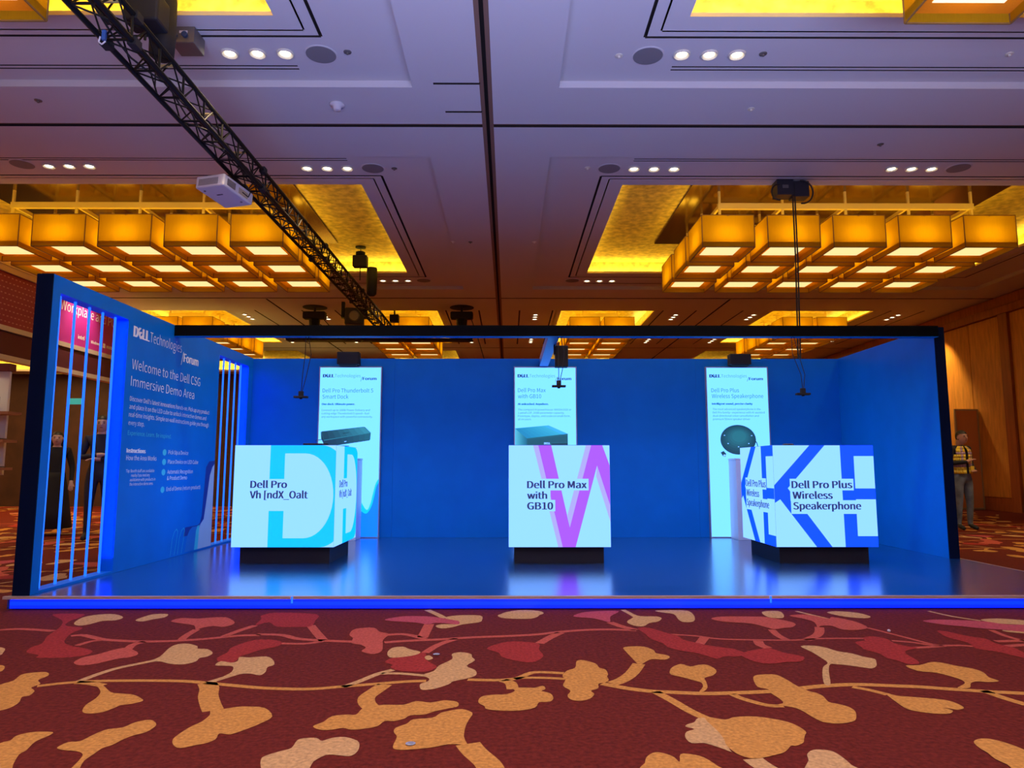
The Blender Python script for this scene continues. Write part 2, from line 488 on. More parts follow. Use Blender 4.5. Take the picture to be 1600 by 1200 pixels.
# ------------------------------------------------------------ carpet drawing (metres on the floor)
MOTIFS=[('t',[(-3.03,5.13),(-3.08,5.32),(-3.02,5.42),(-2.91,5.43),(-2.79,5.32),(-2.79,5.22),(-2.87,5.2),(-2.9,5.09),(-2.95,5.05)]),('t',[(-2.65,5.22),(-2.65,5.34),(-2.62,5.43),(-2.52,5.43),(-2.49,5.32),(-2.54,5.25),(-2.58,5.18)]),('r',[(-2.38,5.18),(-2.36,5.29),(-2.23,5.27),(-2.14,5.31),(-2.04,5.31),(-1.92,5.15),(-1.91,5.05),(-1.95,5.0),(-2.02,5.03),(-2.07,4.98),(-2.09,4.92),(-2.16,5.05),(-2.27,5.11)]),('d',[(-3.37,5.43),(-3.15,5.44),(-3.1,5.32),(-3.1,5.21),(-3.04,5.05),(-2.88,4.98),(-2.86,4.82),(-2.77,4.6),(-2.67,4.5),(-2.56,4.44),(-2.46,4.37),(-2.44,4.28),(-2.49,4.24),(-2.55,4.22),(-2.69,4.22),(-2.72,4.28),(-2.83,4.34),(-2.88,4.46),(-2.88,4.56),(-2.97,4.75),(-3.04,4.98),(-3.16,5.21)]),('r',[(-2.42,4.12),(-2.43,4.23),(-2.39,4.28),(-2.35,4.39),(-2.3,4.44),(-2.19,4.35),(-2.15,4.28),(-2.17,4.22),(-2.21,4.2),(-2.25,4.14),(-2.29,4.08),(-2.35,4.06)]),('t',[(-2.01,4.14),(-2.0,4.24),(-2.04,4.44),(-2.03,4.53),(-1.97,4.54),(-1.89,4.48),(-1.86,4.42),(-1.8,4.41),(-1.73,4.32),(-1.73,4.24),(-1.76,4.21),(-1.75,4.14),(-1.79,4.08),(-1.87,4.09),(-1.95,4.14)]),('g',[(-2.54,3.71),(-2.52,3.78),(-2.55,3.88),(-2.52,3.92),(-2.45,3.93),(-2.4,3.87),(-2.4,3.79),(-2.35,3.73),(-2.35,3.69),(-2.35,3.66),(-2.3,3.61),(-2.28,3.54),(-2.3,3.52),(-2.26,3.44),(-2.25,3.37),(-2.27,3.33),(-2.32,3.32),(-2.42,3.42),(-2.52,3.61)]),('g',[(-2.08,3.73),(-2.02,3.7),(-1.92,3.59),(-1.86,3.57),(-1.79,3.55),(-1.73,3.5),(-1.7,3.46),(-1.73,3.42),(-1.77,3.4),(-1.78,3.36),(-1.8,3.31),(-1.84,3.29),(-1.89,3.31),(-1.93,3.4),(-1.94,3.5),(-1.97,3.59),(-2.02,3.66)]),('g',[(-2.0,2.95),(-1.98,2.98),(-1.99,3.03),(-1.95,3.07),(-1.87,3.07),(-1.86,3.03),(-1.87,2.99),(-1.87,2.95),(-1.85,2.88),(-1.85,2.84),(-1.81,2.75),(-1.78,2.69),(-1.84,2.69),(-1.97,2.85)]),('g',[(-1.75,2.91),(-1.74,2.96),(-1.7,2.97),(-1.69,3.01),(-1.68,3.06),(-1.66,3.1),(-1.61,3.12),(-1.59,3.18),(-1.54,3.21),(-1.49,3.16),(-1.48,3.11),(-1.49,3.06),(-1.52,3.03),(-1.54,2.98),(-1.55,2.93),(-1.57,2.9),(-1.57,2.84),(-1.57,2.78),(-1.54,2.69),(-1.57,2.69),(-1.59,2.78),(-1.61,2.84),(-1.65,2.87),(-1.7,2.88),(-1.73,2.89)]),('g',[(-1.33,3.33),(-1.29,3.34),(-1.24,3.37),(-1.19,3.38),(-1.1,3.36),(-1.03,3.25),(-1.05,3.17),(-1.08,3.11),(-1.12,3.05),(-1.14,3.04),(-1.18,3.05),(-1.17,2.99),(-1.19,2.95),(-1.22,2.93),(-1.27,2.9),(-1.31,2.93),(-1.34,2.99),(-1.34,3.06),(-1.33,3.13),(-1.31,3.19),(-1.31,3.27)]),('d',[(-1.66,4.21),(-1.65,4.33),(-1.67,4.44),(-1.64,4.56),(-1.59,4.64),(-1.49,4.64),(-1.41,4.58),(-1.4,4.48),(-1.47,4.4),(-1.51,4.31),(-1.54,4.24),(-1.53,4.14),(-1.56,4.09),(-1.61,4.12)]),('t',[(-1.61,4.06),(-1.61,4.14),(-1.54,4.11),(-1.52,4.15),(-1.54,4.23),(-1.48,4.22),(-1.39,4.24),(-1.33,4.17),(-1.29,4.07),(-1.31,4.02),(-1.29,3.93),(-1.3,3.87),(-1.36,3.9),(-1.41,3.89),(-1.44,3.85),(-1.48,3.81),(-1.48,3.85),(-1.47,3.93),(-1.5,4.03),(-1.55,4.05)]),('t',[(-3.11,4.46),(-3.02,4.43),(-2.96,4.33),(-2.94,4.28),(-2.98,4.26)]),('g',[(-2.84,4.06),(-2.77,4.06),(-2.72,4.0),(-2.7,3.94),(-2.75,3.94)]),('r',[(-1.03,4.76),(-1.04,4.9),(-1.0,4.96),(-0.91,4.97),(-0.85,4.85),(-0.78,4.79),(-0.79,4.63),(-0.77,4.51),(-0.75,4.36),(-0.78,4.29),(-0.83,4.31),(-0.87,4.36),(-0.86,4.44),(-0.91,4.51),(-0.97,4.55),(-0.99,4.68)]),('m',[(-0.88,5.24),(-0.79,5.33),(-0.7,5.35),(-0.56,5.33),(-0.43,5.24),(-0.35,5.17),(-0.35,5.07),(-0.42,5.1),(-0.51,5.12),(-0.56,5.07),(-0.65,5.13),(-0.76,5.16),(-0.85,5.19)]),('t',[(-0.5,5.02),(-0.46,5.08),(-0.35,5.08),(-0.37,5.17),(-0.46,5.28),(-0.39,5.37),(-0.21,5.37),(-0.19,5.22),(-0.21,5.14),(-0.32,5.07),(-0.38,4.99),(-0.45,4.95)]),('t',[(-0.08,5.37),(-0.02,5.44),(0.21,5.46),(0.22,5.36),(0.16,5.26),(0.02,5.26),(-0.05,5.29)]),('d',[(-1.81,5.37),(-1.73,5.48),(-1.42,5.42),(-1.37,5.2),(-1.35,5.02),(-1.45,5.0),(-1.58,5.01),(-1.68,5.15),(-1.74,5.05),(-1.77,5.26)]),('t',[(-0.71,4.32),(-0.7,4.43),(-0.64,4.46),(-0.59,4.4),(-0.52,4.34),(-0.54,4.27),(-0.62,4.22),(-0.68,4.22)]),('d',[(-0.69,4.12),(-0.66,4.21),(-0.57,4.24),(-0.51,4.32),(-0.48,4.29),(-0.47,4.18),(-0.43,4.1),(-0.39,4.02),(-0.43,3.94),(-0.49,3.93),(-0.58,3.95),(-0.64,4.01),(-0.64,4.07)]),('t',[(-0.48,4.23),(-0.46,4.26),(-0.43,4.2),(-0.45,4.16),(-0.47,4.18)]),('t',[(-0.45,3.87),(-0.4,3.94),(-0.38,4.05),(-0.32,4.18),(-0.33,4.29),(-0.28,4.33),(-0.22,4.29),(-0.21,4.22),(-0.19,4.15),(-0.23,4.04),(-0.18,3.96),(-0.17,3.87),(-0.21,3.81),(-0.28,3.76),(-0.3,3.71),(-0.36,3.64),(-0.42,3.62),(-0.44,3.67),(-0.44,3.72),(-0.41,3.76),(-0.41,3.81)]),('g',[(-0.82,3.13),(-0.79,3.18),(-0.77,3.25),(-0.71,3.27),(-0.67,3.27),(-0.66,3.34),(-0.64,3.37),(-0.57,3.4),(-0.48,3.4),(-0.43,3.45),(-0.36,3.43),(-0.3,3.46),(-0.24,3.44),(-0.23,3.38),(-0.27,3.35),(-0.33,3.31),(-0.37,3.27),(-0.43,3.26),(-0.45,3.22),(-0.49,3.19),(-0.53,3.19),(-0.55,3.13),(-0.6,3.1),(-0.65,3.09),(-0.69,3.11),(-0.73,3.09),(-0.78,3.09)]),('g',[(-0.45,2.91),(-0.45,3.01),(-0.47,3.06),(-0.47,3.11),(-0.43,3.16),(-0.41,3.21),(-0.33,3.23),(-0.3,3.29),(-0.26,3.32),(-0.21,3.34),(-0.16,3.29),(-0.17,3.21),(-0.18,3.13),(-0.18,3.01),(-0.16,2.92),(-0.19,2.93),(-0.24,2.93),(-0.3,2.9),(-0.38,2.88),(-0.43,2.88)]),('t',[(-0.92,2.79),(-0.91,2.83),(-0.87,2.87),(-0.84,2.9),(-0.84,2.98),(-0.81,3.0),(-0.77,3.0),(-0.74,2.97),(-0.71,3.0),(-0.66,3.01),(-0.6,2.97),(-0.58,2.91),(-0.58,2.85),(-0.6,2.82),(-0.65,2.83),(-0.69,2.83),(-0.72,2.77),(-0.73,2.69),(-0.87,2.69)]),('g',[(-0.14,3.43),(-0.13,3.51),(-0.08,3.54),(-0.01,3.55),(0.03,3.6),(0.02,3.65),(0.1,3.65),(0.13,3.65),(0.17,3.68),(0.18,3.63),(0.16,3.6),(0.2,3.56),(0.21,3.49),(0.19,3.44),(0.14,3.43),(0.12,3.36),(0.05,3.32),(-0.04,3.32),(-0.1,3.34),(-0.11,3.38)]),('d',[(-0.13,4.41),(-0.08,4.51),(0.02,4.59),(0.18,4.54),(0.18,4.39),(0.2,4.25),(0.16,4.14),(0.11,4.11),(0.02,4.16),(-0.04,4.23),(-0.06,4.32)]),('t',[(-0.05,5.44),(0.07,5.56),(0.22,5.54),(0.26,5.44),(0.19,5.35),(0.14,5.27),(0.07,5.26),(-0.02,5.31)]),('m',[(0.47,5.33),(0.55,5.47),(0.68,5.52),(0.83,5.52),(0.74,5.33),(0.71,5.14),(0.66,5.2),(0.6,5.27)]),('t',[(0.83,5.15),(0.9,5.3),(0.92,5.41),(0.96,5.34),(1.07,5.33),(1.1,5.27),(1.05,5.16),(0.98,5.11),(0.92,5.01),(0.86,5.03)]),('t',[(1.11,5.54),(1.29,5.56),(1.36,5.51),(1.35,5.32),(1.3,5.16),(1.23,5.14),(1.21,5.22),(1.22,5.41),(1.15,5.47)]),('r',[(1.45,5.25),(1.55,5.32),(1.77,5.32),(1.88,5.29),(1.99,5.11),(1.93,4.98),(1.86,4.95),(1.78,4.91),(1.75,4.96),(1.69,5.08),(1.59,5.12),(1.5,5.16)]),('d',[(0.87,4.95),(0.95,4.96),(1.03,4.82),(1.09,4.73),(1.1,4.63),(1.17,4.54),(1.22,4.48),(1.3,4.43),(1.35,4.39),(1.38,4.3),(1.32,4.23),(1.24,4.23),(1.18,4.18),(1.13,4.26),(1.08,4.32),(1.01,4.37),(0.96,4.45),(0.95,4.54),(0.9,4.65),(0.89,4.78)]),('g',[(0.69,4.43),(0.75,4.46),(0.82,4.45),(0.86,4.37),(0.86,4.3),(0.91,4.26),(0.92,4.21),(0.88,4.16),(0.81,4.17),(0.76,4.11),(0.72,4.05),(0.71,4.09),(0.7,4.21),(0.69,4.34)]),('g',[(0.28,3.85),(0.31,3.94),(0.36,4.0),(0.38,4.13),(0.42,4.15),(0.48,4.08),(0.49,4.0),(0.52,3.96),(0.52,3.87),(0.51,3.84),(0.51,3.77),(0.48,3.73),(0.45,3.71),(0.44,3.64),(0.4,3.6),(0.41,3.55),(0.38,3.48),(0.33,3.45),(0.29,3.47),(0.28,3.53),(0.3,3.6),(0.27,3.68),(0.29,3.78)]),('g',[(0.86,3.94),(0.89,4.01),(0.95,4.07),(0.99,4.02),(1.04,4.05),(1.09,4.05),(1.11,3.95),(1.07,3.86),(1.01,3.81),(1.0,3.75),(0.98,3.65),(0.94,3.58),(0.92,3.58),(0.96,3.66),(0.97,3.73),(0.94,3.77),(0.9,3.82),(0.85,3.87)]),('g',[(1.26,3.81),(1.3,3.86),(1.36,3.87),(1.4,3.86),(1.42,3.78),(1.43,3.68),(1.45,3.6),(1.48,3.56),(1.49,3.51),(1.48,3.43),(1.51,3.4),(1.54,3.36),(1.54,3.3),(1.5,3.21),(1.46,3.17),(1.39,3.15),(1.34,3.17),(1.32,3.23),(1.31,3.3),(1.29,3.35),(1.24,3.38),(1.18,3.38),(1.26,3.41),(1.27,3.48),(1.26,3.56),(1.27,3.62),(1.23,3.66)]),('g',[(0.85,3.23),(0.93,3.2),(0.98,3.23),(1.06,3.24),(1.12,3.22),(1.18,3.18),(1.21,3.13),(1.22,3.06),(1.2,3.02),(1.18,2.98),(1.16,2.94),(1.12,2.91),(1.1,2.91),(1.07,2.87),(1.04,2.84),(1.0,2.82),(0.96,2.8),(0.91,2.79),(0.88,2.81),(0.86,2.85),(0.85,2.92),(0.86,2.98),(0.86,3.07)]),('t',[(0.79,3.17),(0.82,3.22),(0.87,3.21),(0.87,3.09),(0.86,2.98),(0.85,2.87),(0.85,2.85),(0.82,2.89),(0.77,2.94),(0.72,2.94),(0.71,3.0),(0.73,3.06),(0.77,3.09),(0.74,3.12),(0.76,3.15)]),('g',[(0.5,2.75),(0.52,2.81),(0.56,2.85),(0.6,2.83),(0.62,2.8),(0.63,2.76),(0.65,2.83),(0.69,2.83),(0.73,2.8),(0.76,2.72),(0.76,2.68),(0.49,2.69)]),('r',[(2.05,5.35),(2.17,5.39),(2.23,5.35),(2.29,5.24),(2.34,5.3),(2.41,5.21),(2.44,5.11),(2.43,4.96),(2.33,4.89),(2.23,4.9),(2.21,5.01),(2.13,5.01),(2.08,4.93),(2.14,5.13),(2.11,5.24)]),('t',[(2.38,5.47),(2.47,5.51),(2.6,5.45),(2.63,5.32),(2.56,5.26),(2.46,5.3),(2.4,5.38)]),('t',[(1.9,5.49),(2.03,5.52),(2.03,5.41),(1.97,5.27),(1.88,5.3)]),('m',[(2.92,5.16),(3.04,5.21),(3.2,5.19),(3.35,5.15),(3.44,5.05),(3.65,5.02),(3.5,4.83),(3.39,4.83),(3.3,4.89),(3.19,4.93),(3.08,5.0),(2.99,5.05)]),('t',[(3.35,5.19),(3.44,5.24),(3.57,5.23),(3.7,5.1),(3.46,4.77),(3.37,4.79),(3.29,4.83),(3.29,4.88),(3.42,4.86),(3.54,5.03),(3.41,5.08)]),('d',[(2.84,4.86),(2.9,4.84),(2.95,4.72),(3.02,4.64),(3.0,4.52),(3.04,4.42),(3.02,4.31),(3.05,4.22),(2.96,4.15),(2.92,4.22),(2.87,4.33),(2.8,4.4),(2.84,4.54),(2.8,4.68)]),('d',[(2.15,4.56),(2.23,4.6),(2.26,4.68),(2.34,4.71),(2.39,4.64),(2.38,4.54),(2.41,4.46),(2.46,4.42),(2.35,4.35),(2.31,4.27),(2.3,4.17),(2.28,4.09),(2.24,4.06),(2.2,4.07),(2.18,4.14),(2.15,4.19),(2.16,4.29),(2.12,4.38),(2.13,4.44)]),('t',[(1.77,4.46),(1.86,4.47),(1.91,4.42),(1.94,4.34),(2.0,4.29),(2.03,4.22),(2.07,4.17),(2.05,4.11),(2.01,4.03),(1.96,3.98),(1.92,4.0),(1.86,4.04),(1.81,4.06),(1.77,4.06),(1.7,3.92),(1.61,3.7),(1.58,3.7),(1.64,3.86),(1.71,4.01),(1.77,4.09),(1.78,4.21),(1.78,4.33)]),('g',[(2.17,4.03),(2.25,4.04),(2.35,4.1),(2.4,4.09),(2.45,4.02),(2.5,3.97),(2.51,3.9),(2.48,3.81),(2.49,3.75),(2.43,3.73),(2.37,3.74),(2.32,3.71),(2.27,3.64),(2.21,3.63),(2.22,3.65),(2.29,3.71),(2.31,3.77),(2.29,3.84),(2.25,3.9),(2.18,3.93)]),('g',[(1.81,3.56),(1.84,3.52),(1.9,3.5),(1.97,3.48),(2.04,3.45),(2.06,3.39),(2.05,3.34),(2.01,3.32),(1.99,3.33),(1.96,3.35),(1.98,3.31),(1.94,3.27),(1.88,3.27),(1.83,3.29),(1.79,3.33),(1.79,3.42)]),('t',[(1.13,2.83),(1.17,2.87),(1.21,2.87),(1.24,2.85),(1.25,2.79),(1.25,2.73),(1.25,2.68),(1.07,2.68),(1.11,2.77)]),('g',[(1.84,2.95),(1.89,2.98),(1.93,2.97),(1.96,2.93),(1.98,2.87),(1.99,2.78),(1.94,2.68),(1.82,2.68),(1.82,2.73),(1.81,2.78),(1.82,2.84),(1.82,2.89)]),('d',[(1.37,4.31),(1.49,4.39),(1.57,4.41),(1.61,4.31),(1.69,4.22),(1.63,4.12),(1.55,4.11),(1.48,4.08),(1.39,4.09),(1.34,4.23)])]
STEMS=[('r',0.05,[(-3.4,4.92),(-3.29,4.95),(-3.13,4.92),(-3.02,4.89)]),('r',0.05,[(-2.82,4.75),(-2.75,4.77),(-2.57,4.66),(-2.42,4.62),(-2.27,4.6),(-2.12,4.61),(-2.0,4.64),(-1.89,4.68),(-1.75,4.75),(-1.61,4.77)]),('r',0.05,[(-1.83,4.73),(-1.79,4.9),(-1.74,5.05)]),('r',0.05,[(-2.27,4.6),(-2.3,4.52),(-2.27,4.4)]),('r',0.05,[(-2.06,4.64),(-2.08,4.75),(-2.09,4.93)]),('r',0.04,[(-2.63,4.5),(-2.61,4.6),(-2.56,4.64)]),('t',0.04,[(-2.18,3.77),(-2.16,3.88),(-2.12,4.0),(-2.05,4.09),(-1.99,4.16)]),('g',0.04,[(-2.34,3.69),(-2.24,3.74),(-2.12,3.77),(-1.97,3.78),(-1.81,3.78),(-1.65,3.77),(-1.52,3.74),(-1.38,3.7),(-1.23,3.66),(-1.08,3.64),(-0.96,3.64),(-0.85,3.67),(-0.74,3.7),(-0.63,3.73),(-0.51,3.76),(-0.42,3.77)]),('g',0.05,[(-2.18,3.75),(-2.11,3.74),(-2.02,3.7)]),('t',0.04,[(-1.52,3.74),(-1.48,3.81),(-1.43,3.9)]),('g',0.09,[(-1.52,3.74),(-1.47,3.65),(-1.43,3.54),(-1.37,3.42),(-1.32,3.33)]),('t',0.04,[(-0.82,3.67),(-0.76,3.76),(-0.69,3.89),(-0.62,3.97)]),('t',0.035,[(-0.67,3.9),(-0.57,3.9),(-0.43,3.86)]),('g',0.08,[(-0.62,3.71),(-0.65,3.6),(-0.67,3.51),(-0.65,3.42),(-0.61,3.35)]),('g',0.04,[(-0.21,3.79),(-0.07,3.78),(0.02,3.8),(0.06,3.83),(0.12,3.91),(0.19,3.92),(0.29,3.9)]),('g',0.035,[(0.03,3.8),(0.07,3.82),(0.18,3.82),(0.29,3.8)]),('g',0.06,[(-0.03,3.78),(0.01,3.73),(0.02,3.63)]),('r',0.05,[(-1.64,4.79),(-1.47,4.77),(-1.34,4.67),(-1.16,4.62),(-0.97,4.59)]),('r',0.04,[(-1.41,4.55),(-1.26,4.54),(-1.16,4.6)]),('r',0.06,[(-1.16,4.62),(-1.26,4.83),(-1.36,5.05)]),('r',0.05,[(-0.77,4.57),(-0.63,4.61),(-0.42,4.65),(-0.23,4.7),(0.02,4.74),(0.19,4.78),(0.34,4.85),(0.5,4.9),(0.67,4.92),(0.85,4.89)]),('r',0.05,[(-0.79,4.77),(-0.69,4.79),(-0.6,4.73),(-0.53,4.66)]),('r',0.07,[(-0.55,4.7),(-0.55,4.9),(-0.55,5.09)]),('r',0.05,[(-0.49,4.32),(-0.43,4.51),(-0.33,4.67)]),('r',0.06,[(0.19,4.54),(0.26,4.69),(0.34,4.83)]),('t',0.05,[(-0.62,5.58),(-0.53,5.42),(-0.46,5.28)]),('g',0.1,[(-0.16,2.94),(-0.13,2.86),(-0.08,2.76),(-0.06,2.69)]),('g',0.05,[(0.47,3.72),(0.57,3.65),(0.68,3.6),(0.79,3.58),(0.94,3.56),(1.1,3.57),(1.26,3.59),(1.36,3.61),(1.47,3.65),(1.58,3.68),(1.74,3.7),(1.89,3.68),(2.03,3.66),(2.14,3.63),(2.22,3.61),(2.34,3.58),(2.51,3.55)]),('g',0.07,[(0.52,3.72),(0.58,3.78),(0.65,3.9),(0.72,4.08)]),('g',0.05,[(0.71,3.59),(0.76,3.46),(0.81,3.31),(0.86,3.21)]),('g',0.04,[(1.07,3.55),(1.1,3.48),(1.18,3.39),(1.25,3.38)]),('r',0.06,[(0.71,5.14),(0.77,5.01),(0.85,4.9)]),('r',0.03,[(1.04,4.78),(1.21,4.73),(1.34,4.65),(1.63,4.62),(1.81,4.62),(2.0,4.66),(2.26,4.66)]),('r',0.06,[(1.25,4.69),(1.2,4.58),(1.16,4.5)]),('r',0.06,[(1.56,4.6),(1.54,4.5),(1.56,4.42)]),('t',0.08,[(0.91,2.79),(0.92,2.74),(0.94,2.68)]),('t',0.04,[(0.87,5.58),(0.9,5.44),(0.92,5.33)]),('r',0.05,[(1.76,4.91),(1.74,4.75),(1.75,4.62)]),('r',0.06,[(2.11,4.98),(2.05,4.84),(1.98,4.73),(1.87,4.62)]),('r',0.03,[(2.43,4.96),(2.51,4.75),(2.59,4.53),(2.61,4.49)]),('r',0.035,[(2.4,4.6),(2.5,4.56),(2.6,4.48),(2.75,4.48),(2.83,4.45)]),('r',0.04,[(2.41,4.42),(2.53,4.44),(2.65,4.47)]),('r',0.04,[(3.22,4.89),(3.2,4.72),(3.23,4.6),(3.3,4.55)]),('r',0.05,[(3.04,4.58),(3.23,4.6),(3.34,4.62)]),('r',0.05,[(3.02,4.46),(3.15,4.49),(3.26,4.5)]),('t',0.03,[(2.17,5.52),(2.23,5.38),(2.29,5.24)]),('t',0.03,[(3.17,5.52),(3.23,5.33),(3.34,5.18)]),('g',0.04,[(1.7,3.66),(1.76,3.61),(1.81,3.54)]),('g',0.05,[(2.31,3.6),(2.33,3.5),(2.37,3.39)])]
# ============================================================ THE HALL
XS = -0.26           # longitudinal seam
YC = 12.97           # centre of the middle bay
ZC, ZT = 5.30, 5.38
WX0, WX1, WY0, WY1 = -17.0, 12.25, -6.0, 34.0

# floor with the woven carpet pattern
fm = MB()
fm.mat(CARPET).add([(WX0, WY0, 0), (WX1, WY0, 0), (WX1, WY1, 0), (WX0, WY1, 0)], [(0, 1, 2, 3)])
fl = fm.build('floor')
fl['kind'] = 'structure'
CM = {'g': C_GOLD, 't': C_TAN, 'r': C_RED, 'd': C_DRED, 'm': C_MAG}
cm = MB()


def ribbon(mb, pts, w, z):
    P = [Vector((p[0], p[1])) for p in pts]
    # resample smoothly
    Q = []
    for i in range(len(P) - 1):
        p0 = P[max(i - 1, 0)]
        p1, p2 = P[i], P[i + 1]
        p3 = P[min(i + 2, len(P) - 1)]
        for j in range(3):
            t = j / 3
            Q.append(0.5 * ((2 * p1) + (p2 - p0) * t + (2 * p0 - 5 * p1 + 4 * p2 - p3) * t * t + (3 * p1 - p0 - 3 * p2 + p3) * t**3))
    Q.append(P[-1])
    vs_ = []
    for i, q in enumerate(Q):
        d = (Q[min(i + 1, len(Q) - 1)] - Q[max(i - 1, 0)])
        if d.length < 1e-6:
            d = Vector((1, 0))
        d.normalize()
        n = Vector((-d.y, d.x)) * w / 2
        vs_ += [(q.x + n.x, q.y + n.y, z), (q.x - n.x, q.y - n.y, z)]
    mb.add(vs_, [(2 * i, 2 * i + 1, 2 * i + 3, 2 * i + 2) for i in range(len(Q) - 1)])


def motif_set(mb, dx, dy, flip, k, warm):
    sgn = -1 if flip else 1
    ht = {'g': .0016, 't': .0012, 'r': .0018, 'd': .0010, 'm': .0018}
    for j, (c, w, pts) in enumerate(STEMS):
        c2 = {'r': 'g', 'm': 'g', 'd': 'r'}.get(c, c) if warm and j % 3 else c
        mb.mat(CM[c2])
        q = [(sgn * x + dx, y + dy) for x, y in pts]
        if q[0][0] < WX0 + 1 or q[0][0] > WX1 - 1:
            continue
        ribbon(mb, q, w, .0008)
    for j, (c, pts) in enumerate(MOTIFS):
        c2 = {'r': 'g', 'm': 'g', 'd': 'r'}.get(c, c) if warm and j % 3 else c
        mb.mat(CM[c2])
        q = [(sgn * x + dx, y + dy) for x, y in pts]
        if q[0][0] < WX0 + 1 or q[0][0] > WX1 - 1:
            continue
        if k > 1:
            q = smooth_closed(q, k)
        z = ht[c] + 0.00002 * j
        mb.add([(x, y, z) for x, y in q], [tuple(t) for t in tri_poly(q)])


motif_set(cm, 0, 0, False, 3, False)
for iy in range(-2, 10):
    for ix in range(-2, 3):
        if ix == 0 and iy == 0:
            continue
        if ix == 0 and 1 <= iy <= 1:
            continue
        motif_set(cm, ix * 8.1 + (iy % 2) * 1.7, iy * 3.0, (ix + iy) % 2 == 1, 1 if iy > 2 else 2, iy > 0)
cmo = cm.build('carpet_pattern', parent=fl, recalc=False)
cmo['kind'] = 'stuff'

# thin joint of the movable wall track in the carpet
fj = MB().box(WX0, WX1, 11.84, 11.87, .0005, .003).build('floor_joint', GROOVE, fl)
MB().box(WX0, WX1, 11.872, 11.885, .0005, .004).build('joint_edge', FRAMEG, fl)
for n_, (x_, y_, lb_) in enumerate(((-.384, 2.93, 'small grey foil cap on the large gold leaf motif'), (-.418, 4.27, 'small grey foil cap on the dark carpet near the middle'), (2.51, 4.84, 'small white scrap on the red leaf motif at right'))):
    t = thing('litter', lb_, 'litter', (x_, y_, .0025))
    MB().lathe((0, 0, 0), [(.016, 0), (.020, .004), (.012, .007)] if n_ < 2 else [(.008, 0), (.011, .008), (.005, .014)], 12).build('cap' if n_ < 2 else 'scrap', LITTER if n_ < 2 else PROJW, t)

# walls
wl = MB().box(WX0 - .2, WX0, WY0, WY1, 0, 6).build('wall_left', BROWNW)
wf = MB().box(WX0, WX1, WY1, WY1 + .2, 0, 6).build('wall_back', BROWNW)
wn = MB().box(WX0, WX1, WY0 - .2, WY0, 0, 6).build('wall_front', WOODD)
wr = MB().box(WX1, WX1 + .2, WY0, WY1, 0, 6).build('wall_right', WOODD)
for o in (wl, wf, wn, wr):
    o['kind'] = 'structure'
# veneer panels and pilasters of the right wall
y = 9.0
k = 0
PW = []
while y < 33:
    w = 1.22
    p = MB().box(WX1 - .04, WX1 + .002, y + .012, y + w - .012, .34, 2.7 if 18.05 < y < 18.2 else 4.82).build('wall_panel', WOOD, wr)
    p2 = MB().box(WX1 - .03, WX1 + .002, y + .012, y + w - .012, .02, .32).build('wall_panel', WOODD, wr)
    k += 1
    y += w
    if k % 2 == 0:
        MB().box(WX1 - .10, WX1, y + .01, y + .33, 0, 4.95).build('pilaster', WOODD, wr)
        y += .34
MB().box(WX1 - .14, WX1, WY0, WY1, 4.84, 5.02).box(WX1 - .09, WX1, WY0, WY1, 5.04, 5.28).build('cornice', WOODD, wr)
MB().box(WX1 - .05, WX1, WY0, WY1, 0, .16).build('skirting', WOODD, wr)
# left wall cove
gb = MB().box(WX0, WX0 + .12, 8, 33, 4.35, 4.95).build('cove_panel', GOLD, wl)
MB().box(WX0, WX0 + .4, 8, 33, 4.2, 4.28).build('cove_ledge', CREAM, wl)
light('AREA', 'cove_strip', (WX0 + .3, 20.5, 4.32), 50, (1.0, .72, .2), (0, math.radians(-200), 0), .15, 25)

# ceiling built as a stepped grid --------------------------------------------------
rects = []     # (x0,x1,y0,y1,level,material); later ones win
HOLE = 'hole'
rects.append((WX0, WX1, WY0, WY1, ZC, PLASTER))


def ring(x0, x1, y0, y1, w, z, m):
    for r in ((x0, x1, y0 - w / 2, y0 + w / 2), (x0, x1, y1 - w / 2, y1 + w / 2), (x0 - w / 2, x0 + w / 2, y0, y1), (x1 - w / 2, x1 + w / 2, y0, y1)):
        rects.append((*r, z, m))


coffers = []
for bay in (-1, 0):
    yc = YC + bay * 9.1
    for sg in (-1, 1):
        def X(a, b):
            lo, hi = sorted((XS + sg * a, XS + sg * b))
            return max(lo, WX0), min(hi, WX1)
        tx = X(.82, 11.48)
        rects.append((*tx, yc - 3.65, yc + 3.65, ZT, PLASTER))
        rx = X(1.63, 10.67)
        ring(rx[0], rx[1], yc - 2.83, yc + 2.83, .035, ZT + .04, GROOVE)
        cx = X(2.0, 10.3)
        rects.append((*cx, yc - 2.5, yc + 2.5, HOLE, None))
        coffers.append((*cx, yc - 2.5, yc + 2.5, ZT, True))
        for ys in (-3.39, 3.39):
            for dd in (-.03, .03):
                rects.append((*X(2.02, 10.2), yc + ys + dd - .011, yc + ys + dd + .011, ZT + .03, GROOVE))
for sg in (-1, 1):
    for a, b in ((1.68, 4.22), (7.45, 10.2)):
        lo, hi = sorted((XS + sg * a, XS + sg * b))
        for y0 in (18.95, 25.6):
            rects.append((lo, hi, y0, y0 + 5.0, HOLE, None))
            coffers.append((lo, hi, y0, y0 + 5.0, ZC, False))
    rects.append((XS + sg * 5.86 - .025, XS + sg * 5.86 + .025, 17.6, WY1, ZC + .04, GROOVE))
    for t in (1.0, 4.9, 7.07, 11.1):
        for dd in (-.45, .45):
            xx = XS + sg * t + dd
            if abs(dd) and not (1.5 < abs(xx - XS) < 4.4 or 7.3 < abs(xx - XS) < 10.3) and xx < WX1 - .1:
                rects.append((xx - .02, xx + .02, 18.9, 24.2, ZC + .03, GROOVE))
